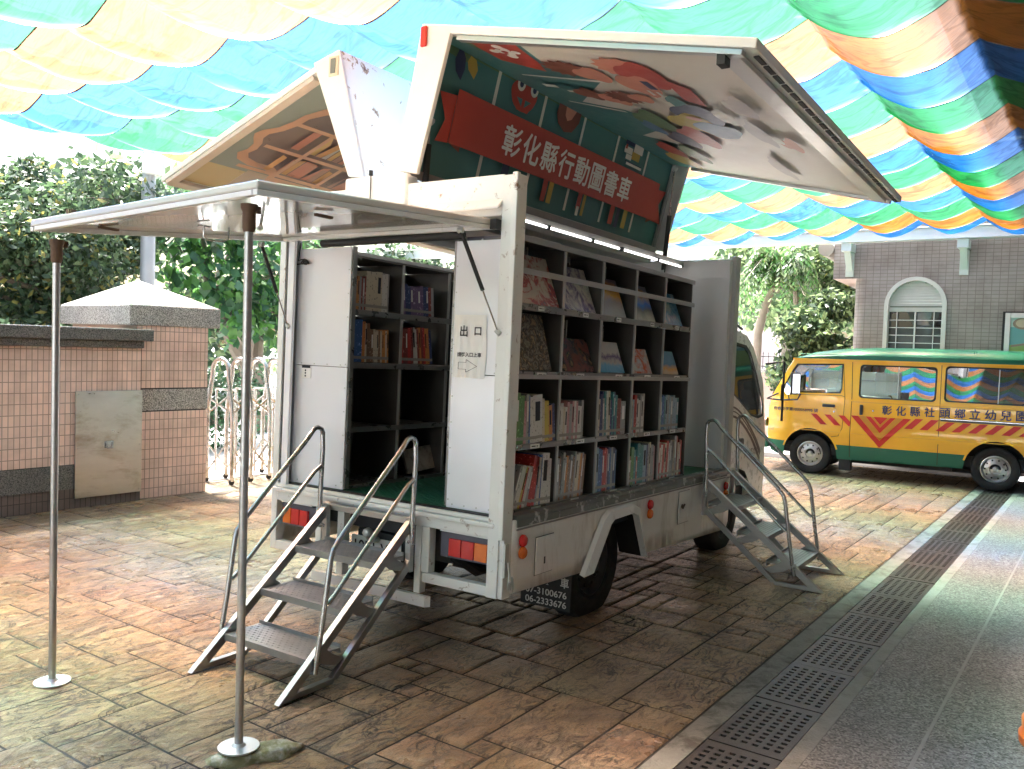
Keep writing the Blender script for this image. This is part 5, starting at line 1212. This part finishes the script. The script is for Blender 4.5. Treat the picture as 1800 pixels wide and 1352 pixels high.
for sd in (0, 1):
    # a line at z = .47 keeps the two-colour edge clean: two skins
    up_ = [(-.67, .47)]+[p for p in []]
    def clip(P, zc, keep_above):
        o = []
        for i in range(len(P)):
            a, b = P[i], P[(i+1) % len(P)]
            ia, ib = (a[1] >= zc) == keep_above, (b[1] >= zc) == keep_above
            if ia: o.append(a)
            if ia != ib:
                t = (zc-a[1])/(b[1]-a[1]); o.append((a[0]+(b[0]-a[0])*t, zc))
        return o
    o = skin("body", clip(vout, .47, True), [fwin, w1, w2, w3], lambda s, z: vpt(s, z, sd), VY, van, .07, 0)
    if sd == 0: body = o
    lower = []
    for seg in ([(-.67, .47), (-.60, .30), (-.50, Z0), (a1[0][0]-.01, Z0), (a1[0][0], a1[0][1]), (a1[1][0], a1[1][1]), (-.345, .47)],
                [(.345, .47), (a1[-2][0], a1[-2][1]), (a1[-1][0], a1[-1][1]), (a1[-1][0]+.02, Z0), (a2[0][0]-.02, Z0+.02), a2[0], a2[1], (2.43-.345, .47)],
                [(2.43+.345, .47), a2[-2], a2[-1], (a2[-1][0]+.02, Z0), (SR-.02, .32), (SR, .47)]):
        skin("lower_trim", seg, [], lambda s, z: vpt(s, z, sd, .001), VG, van, .09, 0)
    for wn, lab in ((fwin, "front side window"), (w1, "first passenger window"), (w2, "second passenger window"), (w3, "rear quarter window")):
        gx = skin("side_window", wn, [], lambda s, z: tuple(Vector(vpt(s, z, sd))+Vector((0, .010 if sd == 0 else -.010, 0))), GLASS, van, .15, 0, smooth=True)
        m = M(); off = -.004 if sd == 0 else .004; c_ = (sum(p[0] for p in wn)/len(wn), sum(p[1] for p in wn)/len(wn))
        for i in range(len(wn)):
            a, b = wn[i], wn[(i+1) % len(wn)]
            def inn_(p): 
                d = Vector((c_[0]-p[0], c_[1]-p[1])); return (p[0]+math.copysign(min(abs(d.x), .022), d.x), p[1]+math.copysign(min(abs(d.y), .020), d.y))
            ai, bi = inn_(a), inn_(b)
            m.add([Vector(vpt(*a, sd))+Vector((0, off, 0)), Vector(vpt(*b, sd))+Vector((0, off, 0)), Vector(vpt(*bi, sd))+Vector((0, -off, 0)), Vector(vpt(*ai, sd))+Vector((0, -off, 0))], [(0, 1, 2, 3)])
        m.build("window_seal", BLACK, gx)
        if wn in (w1, w2) and sd == 0:
            xm = 1.17 if wn is w1 else 2.42
            m = M(); m.beam(Vector(vpt(xm, 1.19, 0))+Vector((0, .004, 0)), Vector(vpt(xm, 1.655, 0))+Vector((0, .004, 0)), .012, .006, (0, 1, 0)); m.build("sash_bar", ALUR, gx)
# door gaps, rail, handles
def vstrip(name, pts, wd, mt_, off=.002, parent=None):
    m = M()
    for i in range(len(pts)-1):
        a, b = Vector(pts[i]), Vector(pts[i+1]); n = max(1, int((b-a).length/.12)); d = (b-a).normalized(); q = Vector((-d.y, d.x))*wd/2
        for k in range(n):
            p0, p1 = a.lerp(b, k/n), a.lerp(b, (k+1)/n)
            m.add([vpt(*(p0+q), 0, off), vpt(*(p1+q), 0, off), vpt(*(p1-q), 0, off), vpt(*(p0-q), 0, off)], [(0, 1, 2, 3)])
    return m.build(name, mt_, parent or van)
vstrip("door_gap", [(.545, 1.69), (.565, 1.2), (.56, .62), (.565, .30)], .008, VL); vstrip("door_gap", [(1.715, 1.69), (1.72, 1.1), (1.72, .30)], .008, VL)
vstrip("door_gap", [(.425, 1.66), (.47, 1.15), (.45, .72), (.40, .60), (.30, .58)], .006, VL); vstrip("door_gap", [(-.45, 1.17), (.42, 1.195), (.465, 1.18)], .006, VL)
vstrip("body_crease_shade", [(-.62, .66), (.44, .66)], .012, mat("yellow_shade", (.62, .30, .02), .3), .0015); vstrip("body_crease_shade", [(.57, .655), (3.38, .66)], .014, MATS["yellow_shade"], .0015)  # darker yellow strips paint the shade of the body creases
vstrip("belt_crease_shade", [(.57, 1.115), (3.38, 1.12)], .008, MATS["yellow_shade"], .0015)
vstrip("slide_rail", [(1.735, .935), (3.3, .94)], .045, mat("rail_dark", (.10, .09, .09), .35, .6), .006); vstrip("slide_rail", [(1.735, .945), (3.3, .95)], .008, CHROME, .010)
vstrip("gutter", [(-.30, 1.715), (3.30, 1.72)], .02, VY, .018)
m = M(); p = vpt(.23, 1.04, 0, .0)
m.box(.16, .34, p[1]-.028, p[1]-.002, 1.015, 1.06); m.build("door_handle", VB, van, bevel=.014, segs=3)
p = vpt(.72, 1.0); m = M(); m.box(.68, .725, p[1]-.03, p[1]-.002, .93, 1.08); m.build("door_handle", VB, van, bevel=.012, segs=3)
m = M()
for s_, z in ((.325, .955), (.86, 1.0)): m.lathe([(.014, 0), (.014, -.006), (.008, -.008)], (s_, vpt(s_, z)[1], z), 'y', 14)
m.build("door_lock", CHROME, van)
# stripes
def vpoly(P, mi, off):
    vs, fs = fill2d(P, [], .07); return [vpt(s, z, 0, off) for s, z in vs], fs, mi
m = M()
def addp(P, mi, off=.006): v_, f_, k_ = vpoly(P, mi, off); m.add(v_, f_, k_)
zt, zbm = .905, .755
for k in range(3): x = .0+k*.195; addp([(x, zt), (x+.085, zt), (x+.235, zbm), (x+.15, zbm)] if k < 2 else [(x, zt), (x+.085, zt), (x+.17, zbm+.065), (x+.165, zbm), (x+.15, zbm)], 0)
for k in range(9): x = 1.36+k*.20; zz = .925 if x < 1.6 else .905; addp([(x+.06, zz), (x+.16, zz), (x+.02, .775), (x-.08, .775)], 0)
c = .965; T, Bm = .915, .475
addp([(c-.40, T), (c-.30, T), (c, .575), (c+.30, T), (c+.40, T), (c, Bm)], 0)
addp([(c-.295, T), (c-.205, T), (c, .68), (c+.205, T), (c+.295, T), (c, .58)], 1, .0063)
addp([(c-.20, T), (c-.13, T), (c, .765), (c+.13, T), (c+.20, T), (c, .685)], 0, .0066)
addp([(c-.125, T), (c-.10, T), (c, .80), (c+.10, T), (c+.125, T), (c, .77)], 1, .0072); addp([(c-.095, T), (c+.095, T), (c, .805)], 0, .0078)
m.build("chevron_stripes", [VR, VO], van)
title = "彰化縣社頭鄉立幼兒園"
for i, ch in enumerate(title):
    s_ = 1.045+i*.183+ (.012 if i > 3 else 0); y_ = vpt(s_, 1.02, 0, .0035)[1]
    text(ch, .1, NAVY, van, (1, 0, 0), (0, 0, 1), (s_, y_, 1.02+.006*i/2), width=.128, height=.132, fat=.0026)
text("府教幼字第1000058995 號", .05, NAVY, van, (1, 0, 0), (0, 0, 1), (-.22, vpt(-.22, .955, 0, .014)[1], .955), width=.64, height=.052, fat=.0012)
text("OUT", .05, NAVY, van, (1, 0, 0), (0, 0, 1), (-.58, vpt(-.58, .70, 0, .05)[1], .63), width=.08, height=.03)
# roof
m = M(); st_ = [(-.30, 1.70, .0), (-.22, 1.755, .05), (0, 1.83, .09), (.35, 1.885, .12), (.8, 1.91, .13), (2.0, 1.92, .13), (3.0, 1.91, .12), (3.25, 1.85, .08), (3.33, 1.72, 0)]
rows = []
for (s, zt_, bl_) in st_:
    row = []; y0 = vpt(max(s, -.25), 1.72)[1]-.012; zg = 1.715
    prf = [(0, 0), (.0, .35), (.02, .55), (.06, .78), (.14, .93), (.30, 1.0), (.5, 1.04)]
    full = [(a, b) for a, b in prf]+[(1-a, b) for a, b in prf[::-1][1:]]
    for a, b in full: row.append((s, y0+(VW-2*y0)*a, zg+(zt_-zg)*b))
    rows.append(row)
n = len(rows[0]); vs = [p for r_ in rows for p in r_]
m.add(vs, [(i*n+j, i*n+j+1, (i+1)*n+j+1, (i+1)*n+j) for i in range(len(rows)-1) for j in range(n-1)])
m.build("roof", VG, van, True)
m = M()
for s in (2.10, 2.13): m.tube([(s, .105, 1.74), (s, .10, 1.83), (s, .13, 1.885)], .008, 6)
m.tube([(-.2, vpt(0, 1.72)[1]-.020, 1.79), (3.2, vpt(0, 1.72)[1]-.020, 1.79)], .006, 6); m.build("roof_trim", VG, van)
# front and back faces
m = M(); fr_ = [(-.60, .30), (-.67, .5), (-.66, .95), (-.60, 1.16), (-.40, 1.50), (-.27, 1.72)]
for i in range(len(fr_)-1):
    for k in range(8):
        A0, A1, B0, B1 = [Vector(vpt(*fr_[i], 0)), Vector(vpt(*fr_[i], 1)), Vector(vpt(*fr_[i+1], 0)), Vector(vpt(*fr_[i+1], 1))]
        f = lambda a, b, t: a.lerp(b, t)+Vector((-.12*4*t*(1-t), 0, 0))
        m.add([f(A0, A1, k/8), f(A0, A1, (k+1)/8), f(B0, B1, (k+1)/8), f(B0, B1, k/8)], [(0, 1, 2, 3)], 1 if i in (3,) else (2 if i == 0 else 0))
m.build("front_face", [VY, GLASSC, VG], van, True)
m = M(); bk = [(SR-.02, .32), (SR, .9), (SR-.03, 1.2), (SR-.13, 1.72)]
for i in range(3): m.add([vpt(*bk[i], 0), vpt(*bk[i], 1), vpt(*bk[i+1], 1), vpt(*bk[i+1], 0)], [(0, 1, 2, 3)])
m.build("rear_face", VY, van)
m = M(); m.box(-.45, 3.3, .10, VW-.1, .30, .40); m.box(-.05, .5, .3, .6, .22, .32); m.box(.5, 2.2, .25, .33, .20, .27); m.box(1.6, 1.9, .08, .3, .22, .30); m.box(2.0, 2.9, .5, 1.1, .24, .34)
for c0 in (0, 2.43): m.box(c0-.4, c0+.4, .26, VW-.26, .36, .72)
m.tube([(1.55, .2, .26), (2.2, .22, .25)], .02, 8); m.build("underbody", DARK, van)
m = M(); m.box(.42, .58, .04, .22, .10, .26); m.build("mud_flap", BLACK, van)
# arch lips
for c0 in (0, 2.43):
    P = archp(c0, .385, .30); P2 = archp(c0, .41, .30); m = M()
    for i in range(len(P)-1):
        m.add([vpt(*P[i], 0, .006), vpt(*P[i+1], 0, .006), vpt(*P2[i+1], 0, .004), vpt(*P2[i], 0, .004)], [(0, 1, 2, 3)]); q0, q1 = vpt(*P[i], 0, .006), vpt(*P[i+1], 0, .006)
        m.add([q0, q1, (q1[0], .28, q1[2]), (q0[0], .28, q0[2])], [(0, 1, 2, 3)], 1)
    m.build("wheel_arch", [VY, DARK], van)
wheel(van, (0, .14, .302), .302, .18, .185); wheel(van, (0, VW-.14, .302), .302, .18, .185, 1)
wheel(van, (2.43, .14, .302), .302, .18, .185); wheel(van, (2.43, VW-.14, .302), .302, .18, .185, 1)
# seats, dashboard
SEATM = mat("seat_fabric", (.14, .14, .16), .8)
for s_ in (.30, 1.15, 1.95, 2.75):
    for y0, y1 in ((.22, .72), (.85, 1.38)):
        m = M(); m.box(s_, s_+.12, y0, y1, .85, 1.38); m.box(s_-.42, s_, y0, y1, .80, .92); m.box(s_+.0, s_+.10, y0+.12, y1-.12, 1.38, 1.52); m.build("seat", SEATM, van, bevel=.04, segs=3)
m = M(); m.box(-.55, -.30, .2, 1.4, .85, 1.12); m.build("dashboard", VB, van, bevel=.03)
m = M(); m.box(-.4, 3.3, .12, VW-.12, .40, .46); m.build("cabin_floor", DARK, van)
# mirrors
m = M(); m.tube([(-.50, .05, 1.18), (-.62, -.12, 1.10), (-.40, -.18, 1.09), (-.16, -.20, 1.11), (-.12, -.20, 1.20)], .012, 8)
m.tube([(-.28, -.18, 1.10), (-.30, -.20, 1.18)], .008, 6)
ma = m.build("mirror_arm", VB, van, True)
m = M(); m.box(-.10, -.06, -.30, -.10, 1.17, 1.50)
sh = Matrix.Translation((-.20, -.20, 1.345)) @ Matrix.Rotation(R(-40), 4, 'Z')
mo = M(); mo.box(-.02, .02, -.085, .085, -.165, .165); o = mo.build("side_mirror", VB, van, bevel=.03, segs=4); o.matrix_local = sh
mo = M(); mo.box(-.0225, -.0205, -.07, .07, -.15, .15); o2 = mo.build("mirror_glass", MIRROR, o, bevel=.0)
mo = M(); mo.box(.0205, .0225, -.066, .066, -.145, .145); o2 = mo.build("mirror_glass", mat("tinted_mirror", (.17, .18, .20), .05, 1., var=.5, scale=9), o, bevel=.0)
mo = M(); mo.lathe([(.02, .03), (.055, .015), (.065, 0), (.06, -.006)], (0, 0, 0), 'y', 20); o = mo.build("round_mirror", MIRROR, van, True); o.location = (-.30, -.20, 1.24); o.rotation_euler = (0, 0, R(-30))
m = M(); m.box(-.75, -.64, .12, VW-.12, .33, .46); m.build("front_bumper", VG, van, bevel=.02)
m = M(); m.lathe([(.075, 0), (.07, -.02)], (-.70, .26, .72), 'x', 18); m.build("headlight", CHROME, van)

# ================================================================ BOOKS
BC = {"white": (.62, .61, .58), "cream": (.58, .52, .40), "grey": (.32, .33, .34), "red": (.48, .04, .035), "dark red": (.22, .04, .035), "green": (.10, .26, .08), "teal": (.05, .24, .26), "blue": (.05, .13, .35), "dark blue": (.03, .05, .16), "yellow": (.60, .46, .08), "orange": (.58, .24, .07), "pale blue": (.28, .40, .50), "pink": (.52, .26, .28), "brown": (.22, .13, .08), "purple": (.16, .10, .22)}
BM = {}
for k_, c_ in BC.items():
    m_, nt, b = nmat("cover_"+k_.replace(" ", "_")); v = objco(nt, (1, 1, 1)); oi = nt.nodes.new("ShaderNodeObjectInfo")
    n = nz(nt, 55, 3, .6, v); n.noise_dimensions = '4D'; nt.links.new(oi.outputs["Random"], n.inputs["W"])
    mm_ = nt.nodes.new("ShaderNodeMath"); mm_.operation = 'MULTIPLY'; mm_.inputs[1].default_value = 30; nt.links.new(oi.outputs["Random"], mm_.inputs[0]); nt.links.new(mm_.outputs[0], n.inputs["W"])
    dkc = tuple(x*.35 for x in c_) if sum(c_) > .8 else tuple(min(1, x*1.8+.22) for x in c_)
    rp_ = ramp(nt, n.outputs[0], [(.60, (0, 0, 0)), (.63, (1, 1, 1))]); cc = mixc(nt, rp_.outputs[0], c_, dkc)
    nt.links.new(cc, b.inputs["Base Color"]); b.inputs["Roughness"].default_value = .3; b.inputs["Specular IOR Level"].default_value = .6; BM[k_] = m_
PAGE = mat("book_pages", (.62, .58, .50), .8, var=.08, scale=60, stretch=(1, 1, .05)); TAPE = mat("spine_label", (.30, .29, .26), .3)
BOOKN = [0]
ORD = ["first", "second", "third", "fourth", "fifth", "sixth", "seventh", "eighth", "ninth", "tenth", "eleventh", "twelfth", "thirteenth", "fourteenth"]
TR = Matrix.Rotation(.0193, 4, 'Y')
def bookmesh(t, h, d, colr, side):
    """spine at y=0 facing -y, width t along x, depth d along +y"""
    m = M(); e = .0018 if t > .006 else .001
    m.box(0, t, 0, e, 0, h, 0); m.box(0, e, e, d, 0, h, 0); m.box(t-e, t, e, d, 0, h, 0); m.box(e, t-e, e, d-.004, .004, h-.004, 1)
    m.box(.0003, t-.0003, -.0008, -.0002, .020, .038, 2)
    if side % 3 == 0: m.box(t*.25, t*.75, -.0007, -.0001, h*.45, h*.86, 3)
    return m.build("book", [BM[colr], PAGE, TAPE, INK if colr in ("white", "cream", "yellow", "pale blue", "pink", "orange") else PAPER])
FILL = {'middle row, first outer bay': 1, 'middle row, second outer bay': .66, 'middle row, centre outer bay': .88, 'middle row, fourth outer bay': .46, 'middle row, fifth outer bay': .74, 'bottom row, first outer bay': .93, 'bottom row, second outer bay': .72, 'bottom row, centre outer bay': .62, 'bottom row, fourth outer bay': .93, 'bottom row, fifth outer bay': .96, 'upper row, first inner bay': .82, 'upper row, second inner bay': .72, 'lower row, first inner bay': .9, 'lower row, second inner bay': .80}
def row_books(lst, x0, y, z, sgn, where, grp, ylean=0, facing=1):
    x = x0; k_ = FILL[where]*.462/sum(t/math.cos(R(l))+.0008 for _, t, h, l in lst); lst = [(c_, t*k_, h, l) for c_, t, h, l in lst]
    for i, (c_, t, h, lean) in enumerate(lst):
        o = bookmesh(t, h, .17, c_, i); BOOKN[0] += 1
        if facing < 0: R0 = Matrix.Rotation(PI, 4, 'Z') @ Matrix.Translation((-t, 0, 0))
        else: R0 = Matrix.Identity(4)
        px = x
        L = Matrix.Rotation(R(lean), 4, 'Y')
        zoff = t*math.sin(R(abs(lean))) if (lean < 0) else 0
        o.matrix_world = TR @ Matrix.Translation((px, y, z + (t*math.sin(R(lean)) if lean > 0 else 0))) @ L @ R0
        nxt = t/math.cos(R(lean)) + .0008
        x += nxt
        size_ = "thick" if t > .019 else ("thin" if t < .011 else "medium")
        n_ = len(lst)
        tag(o, "%s %s book, %s from the left, %s" % (size_, c_, ORD[min(i, 13)], where), "book", grp)
G1 = "books standing on the outer shelves"; 
def gen(seed, n, pal, hs, lean, x, tr=(.008, .020)):
    g = random.Random(seed); return [(g.choice(pal), g.uniform(*tr), g.uniform(*hs), lean(i, n) if callable(lean) else lean) for i in range(n)]
Zs0, Zs1 = .842+.007, 1.205+.007
bx = lambda i: .135+.488*i+.014
yb = .070
bays = ["first outer bay", "second outer bay", "centre outer bay", "fourth outer bay", "fifth outer bay"]
# middle row of standing books
row_books([("green", .030, .285, 0), ("green", .022, .27, 0), ("pink", .014, .24, 0), ("grey", .014, .275, -2), ("blue", .008, .27, -3), ("white", .016, .26, -3), ("white", .052, .27, -4), ("cream", .014, .25, -5), ("yellow", .024, .235, -5), ("orange", .020, .21, -6), ("dark blue", .016, .22, -7)], bx(0), yb, Zs1, 1, "middle row, "+bays[0], G1)
row_books(gen(2, 12, ["white", "white", "cream", "pink", "grey", "dark red"], (.19, .235), 0, 0, (.010, .018)), bx(1), yb, Zs1, 1, "middle row, "+bays[1], G1)
row_books(gen(3, 11, ["grey", "cream", "grey", "white", "dark blue", "teal", "teal"], (.23, .30), lambda i, n: -3 if 2 < i < 8 else 0, 0, (.009, .020))+[("dark red", .03, .24, 0), ("grey", .04, .22, 0)], bx(2), yb, Zs1, 1, "middle row, "+bays[2], G1)
row_books([("cream", .012, .22, 0), ("pale blue", .012, .23, 0), ("red", .022, .26, 0), ("white", .014, .235, 0), ("white", .016, .225, 0), ("grey", .012, .26, 0), ("white", .014, .25, 0), ("white", .010, .27, 0)], bx(3), yb, Zs1, 1, "middle row, "+bays[3], G1)
row_books(gen(5, 10, ["grey", "pale blue", "teal", "pale blue", "teal", "blue"], (.23, .26), 0, 0, (.012, .020)), bx(4), yb, Zs1, 1, "middle row, "+bays[4], G1)
# bottom row
row_books([("grey", .014, .25, 22), ("white", .014, .255, 22), ("white", .012, .25, 21), ("yellow", .012, .24, 20), ("red", .010, .235, 19), ("white", .018, .235, 18), ("grey", .016, .235, 17), ("red", .026, .29, 14), ("red", .020, .28, 10), ("pale blue", .012, .26, 7), ("white", .018, .275, 5), ("blue", .010, .29, 3), ("white", .050, .295, 2), ("white", .020, .26, 0)], bx(0), yb, Zs0, 1, "bottom row, "+bays[0], G1)
row_books(gen(7, 14, ["brown", "orange", "white", "grey", "cream", "grey", "white", "grey"], (.23, .29), lambda i, n: 0 if i < 2 else 6, 0, (.012, .022)), bx(1), yb, Zs0, 1, "bottom row, "+bays[1], G1)
row_books([("pale blue", .02, .29, 0), ("blue", .022, .28, 0), ("blue", .014, .27, 0), ("red", .016, .27, 0), ("red", .022, .28, 0), ("pink", .010, .27, 0), ("dark blue", .016, .28, 0), ("blue", .014, .275, 0), ("grey", .018, .28, 0), ("dark blue", .020, .275, 0), ("blue", .012, .26, 0)], bx(2)+.01, yb, Zs0, 1, "bottom row, "+bays[2], G1)
row_books([("brown", .02, .20, 0), ("green", .03, .26, 0), ("teal", .02, .24, 0), ("red", .012, .19, 0), ("teal", .03, .28, 0), ("teal", .028, .27, 0), ("pale blue", .032, .265, 0), ("dark blue", .012, .26, 0), ("grey", .018, .27, 0), ("cream", .014, .28, 0), ("grey", .03, .26, 0), ("pink", .012, .25, 0)], bx(3), yb, Zs0, 1, "bottom row, "+bays[3], G1)
row_books(gen(9, 14, ["cream", "grey", "white", "cream", "brown", "orange", "dark red", "red"], (.25, .31), lambda i, n: 4 if i < 8 else 0, 0, (.013, .024)), bx(4), yb, Zs0, 1, "bottom row, "+bays[4], G1)
# left inner shelf, spines face +? they face the aisle (-y)
yL = 1.335
G2 = "books standing on the inner left shelf"
row_books([("white", .05, .17, 0)]+gen(12, 7, ["brown", "dark red", "orange", "grey", "dark red"], (.19, .22), 0, 0, (.012, .018))+[("cream", .09, .25, 0), ("cream", .05, .255, 0), ("white", .05, .25, 0), ("grey", .012, .25, 0)], .13, yL, 1.955, 1, "upper row, first inner bay", G2)
row_books(gen(13, 12, ["purple", "dark blue", "purple", "grey", "dark red", "purple"], (.19, .21), -5, 0, (.014, .022)), .66, yL, 1.955, 1, "upper row, second inner bay", G2)
row_books([("blue", .085, .265, 0), ("blue", .04, .27, 0), ("orange", .022, .26, 0), ("cream", .014, .25, 0), ("brown", .024, .25, -2)]+gen(15, 11, ["cream", "brown", "cream", "orange"], (.205, .22), -2, 0, (.010, .015)), .115, yL, 1.622, 1, "lower row, first inner bay", G2)
row_books(gen(16, 6, ["dark red", "red", "dark red", "pink"], (.23, .25), -4, 0, (.014, .022))+[("white", .02, .25, -7), ("white", .012, .24, -8)]+gen(17, 6, ["red", "orange", "dark red"], (.24, .255), -8, 0, (.012, .020))+[("dark blue", .02, .24, -9)], .63, yL, 1.622, 1, "lower row, second inner bay", G2)
# face-out display books
def artmat(name, cols, scale, vor=False, seed=0.):
    m_, nt, b = nmat(name); v = objco(nt); n = nz(nt, scale, 5, .65, v, 1.2); n.noise_dimensions = '4D'; n.inputs["W"].default_value = seed
    r_ = ramp(nt, n.outputs[0], [(.30+.42*i/(len(cols)-1), c) for i, c in enumerate(cols)]); nt.links.new(r_.outputs[0], b.inputs["Base Color"]); b.inputs["Roughness"].default_value = .22; b.inputs["Specular IOR Level"].default_value = .6
    return m_
def gradmat(name, stops, h, scale=12, seed=0.):
    m_, nt, b = nmat(name); t = nt.nodes.new("ShaderNodeTexCoord"); sp = nt.nodes.new("ShaderNodeSeparateXYZ"); nt.links.new(t.outputs["Object"], sp.inputs[0])
    n = nz(nt, scale, 4, .6, t.outputs["Object"], .8); n.noise_dimensions = '4D'; n.inputs["W"].default_value = seed
    ma_ = nt.nodes.new("ShaderNodeMath"); ma_.operation = 'MULTIPLY_ADD'; ma_.inputs[1].default_value = 1/h; nt.links.new(sp.outputs[2], ma_.inputs[0])
    m2 = nt.nodes.new("ShaderNodeMath"); m2.operation = 'MULTIPLY_ADD'; m2.inputs[1].default_value = .55; m2.inputs[2].default_value = -.275; nt.links.new(n.outputs[0], m2.inputs[0]); nt.links.new(m2.outputs[0], ma_.inputs[2])
    r_ = ramp(nt, ma_.outputs[0], stops); nt.links.new(r_.outputs[0], b.inputs["Base Color"]); b.inputs["Roughness"].default_value = .25; return m_
D = [  # bay, row z, x offset, width, height, lean degrees, material, label
 (0, 1.995, .01, .36, .285, 21, artmat("cover_art_ink", [(.60, .56, .50), (.58, .53, .47), (.58, .53, .47), (.40, .08, .08), (.12, .10, .16), (.58, .53, .48)], 7, seed=1), "white picture book with red figures, face out, upper shelf nearest the post"),
 (1, 1.995, .03, .31, .27, 21, artmat("cover_art_violet", [(.55, .52, .48), (.50, .48, .45), (.16, .14, .24), (.10, .08, .12)], 9, seed=3), "white and violet picture book, face out, second on the upper display shelf"),
 (2, 1.995, .03, .27, .25, 21, gradmat("cover_art_sunset", [(0, (.45, .40, .36)), (.4, (.42, .37, .33)), (.62, (.75, .40, .05)), (.8, (.55, .26, .06)), (1, (.16, .15, .18))], .25, 9, 2), "cream and orange picture book, face out in the middle of the upper display shelf"),
 (3, 1.995, .03, .26, .25, 21, gradmat("cover_art_blueband", [(0, (.45, .42, .40)), (.32, (.20, .18, .22)), (.5, (.10, .22, .75)), (.7, (.45, .40, .42)), (.85, (.45, .25, .10)), (1, (.2, .2, .26))], .25, 9, 4), "cream and bright blue picture book, face out, fourth on the upper shelf"),
 (4, 1.995, .03, .27, .24, 21, artmat("cover_art_sea", [(.03, .12, .20), (.04, .18, .30), (.10, .28, .38), (.30, .35, .40)], 14, seed=5), "dark blue sea picture book, face out at the cab end of the upper display shelf"),
 (0, 1.622, .03, .29, .31, 15, artmat("cover_art_print", [(.04, .04, .04), (.30, .26, .20), (.05, .05, .05), (.42, .30, .18), (.06, .05, .05)], 20, seed=6), "tall dark patterned picture book, face out on the lower shelf nearest the post"),
 (1, 1.622, .01, .34, .20, 20, artmat("cover_art_maroon", [(.12, .03, .03), (.16, .04, .03), (.04, .03, .03), (.55, .28, .12)], 10, seed=7), "maroon picture book with pale streaks, face out, second on the lower shelf"),
 (2, 1.622, .02, .29, .20, 20, gradmat("cover_art_islands", [(0, (.10, .35, .60)), (.25, (.18, .42, .68)), (.4, (.50, .48, .48)), (.55, (.16, .12, .26)), (.68, (.60, .57, .56)), (1, (.58, .56, .56))], .2, 16, 8), "white picture book with a blue lower edge, middle of the lower display shelf"),
 (3, 1.622, .0, .27, .17, 20, artmat("cover_art_poppy", [(.50, .50, .46), (.46, .46, .44), (.60, .12, .06), (.22, .30, .20)], 9, seed=9), "small pale picture book with an orange spot, face out, fourth on the lower display shelf"),
 (4, 1.622, -.03, .27, .17, 20, gradmat("cover_art_evening", [(0, (.60, .48, .32)), (.25, (.70, .35, .08)), (.45, (.12, .25, .40)), (1, (.16, .34, .48))], .17, 8, 10), "small blue and orange picture book, face out, cab end of the lower shelf")]
for (b_, z, dx, wd, h, ln, mt_, lab) in D:
    wd = min(wd*1.28, .455); h *= 1.08
    m = M(); m.box(0, wd, 0, .0015, 0, h, 0); m.box(.002, wd-.003, .0015, .010, .002, h-.002, 1); m.box(0, wd, .010, .0115, 0, h, 2)
    o = m.build("picture_book", [mt_, PAGE, BM["grey"]]); x = .135+.488*b_+.014+min(dx, .47-wd-.012)
    if x+wd > .135+.488*(b_+1)-.012: wd_ = 0
    o.matrix_world = TR @ Matrix.Translation((max(x, .135+.488*b_+.012), .085, z+.001)) @ Matrix.Rotation(R(-ln), 4, 'X')
    tag(o, lab, "book", "face out picture books on the display shelves")
for (b_, z, h, c_) in ((1, 1.622, .25, "grey"), (2, 1.622, .24, "cream"), (3, 1.622, .20, "grey"), (4, 1.995, .30, "blue"), (3, 1.995, .30, "blue")):
    m = M(); m.box(0, .24, 0, .012, 0, h, 0); o = m.build("picture_book", [BM[c_]], bevel=.001); o.matrix_world = TR @ Matrix.Translation((.135+.488*b_+.16, .255, z+.001)) @ Matrix.Rotation(R(-14), 4, 'X')
    tag(o, "%s picture book leaning behind another, %s on the %s display shelf" % (c_, {1: "second bay", 2: "middle bay", 3: "fourth bay", 4: "fifth bay"}[b_], "lower" if z < 1.8 else "upper"), "book", "face out picture books on the display shelves")
m = M(); m.box(0, .34, 0, .02, 0, .17, 0); o = m.build("picture_book", [artmat("cover_art_worn", [(.42, .38, .32), (.36, .32, .27), (.14, .12, .11)], 12, seed=12)], bevel=.002)
o.matrix_world = TR @ Matrix.Translation((.80, 1.35, .86)) @ Matrix.Rotation(R(-18), 4, 'X') @ Matrix.Rotation(R(-4), 4, 'Y'); tag(o, "worn cream board leaning alone on the empty bottom inner shelf", "board")
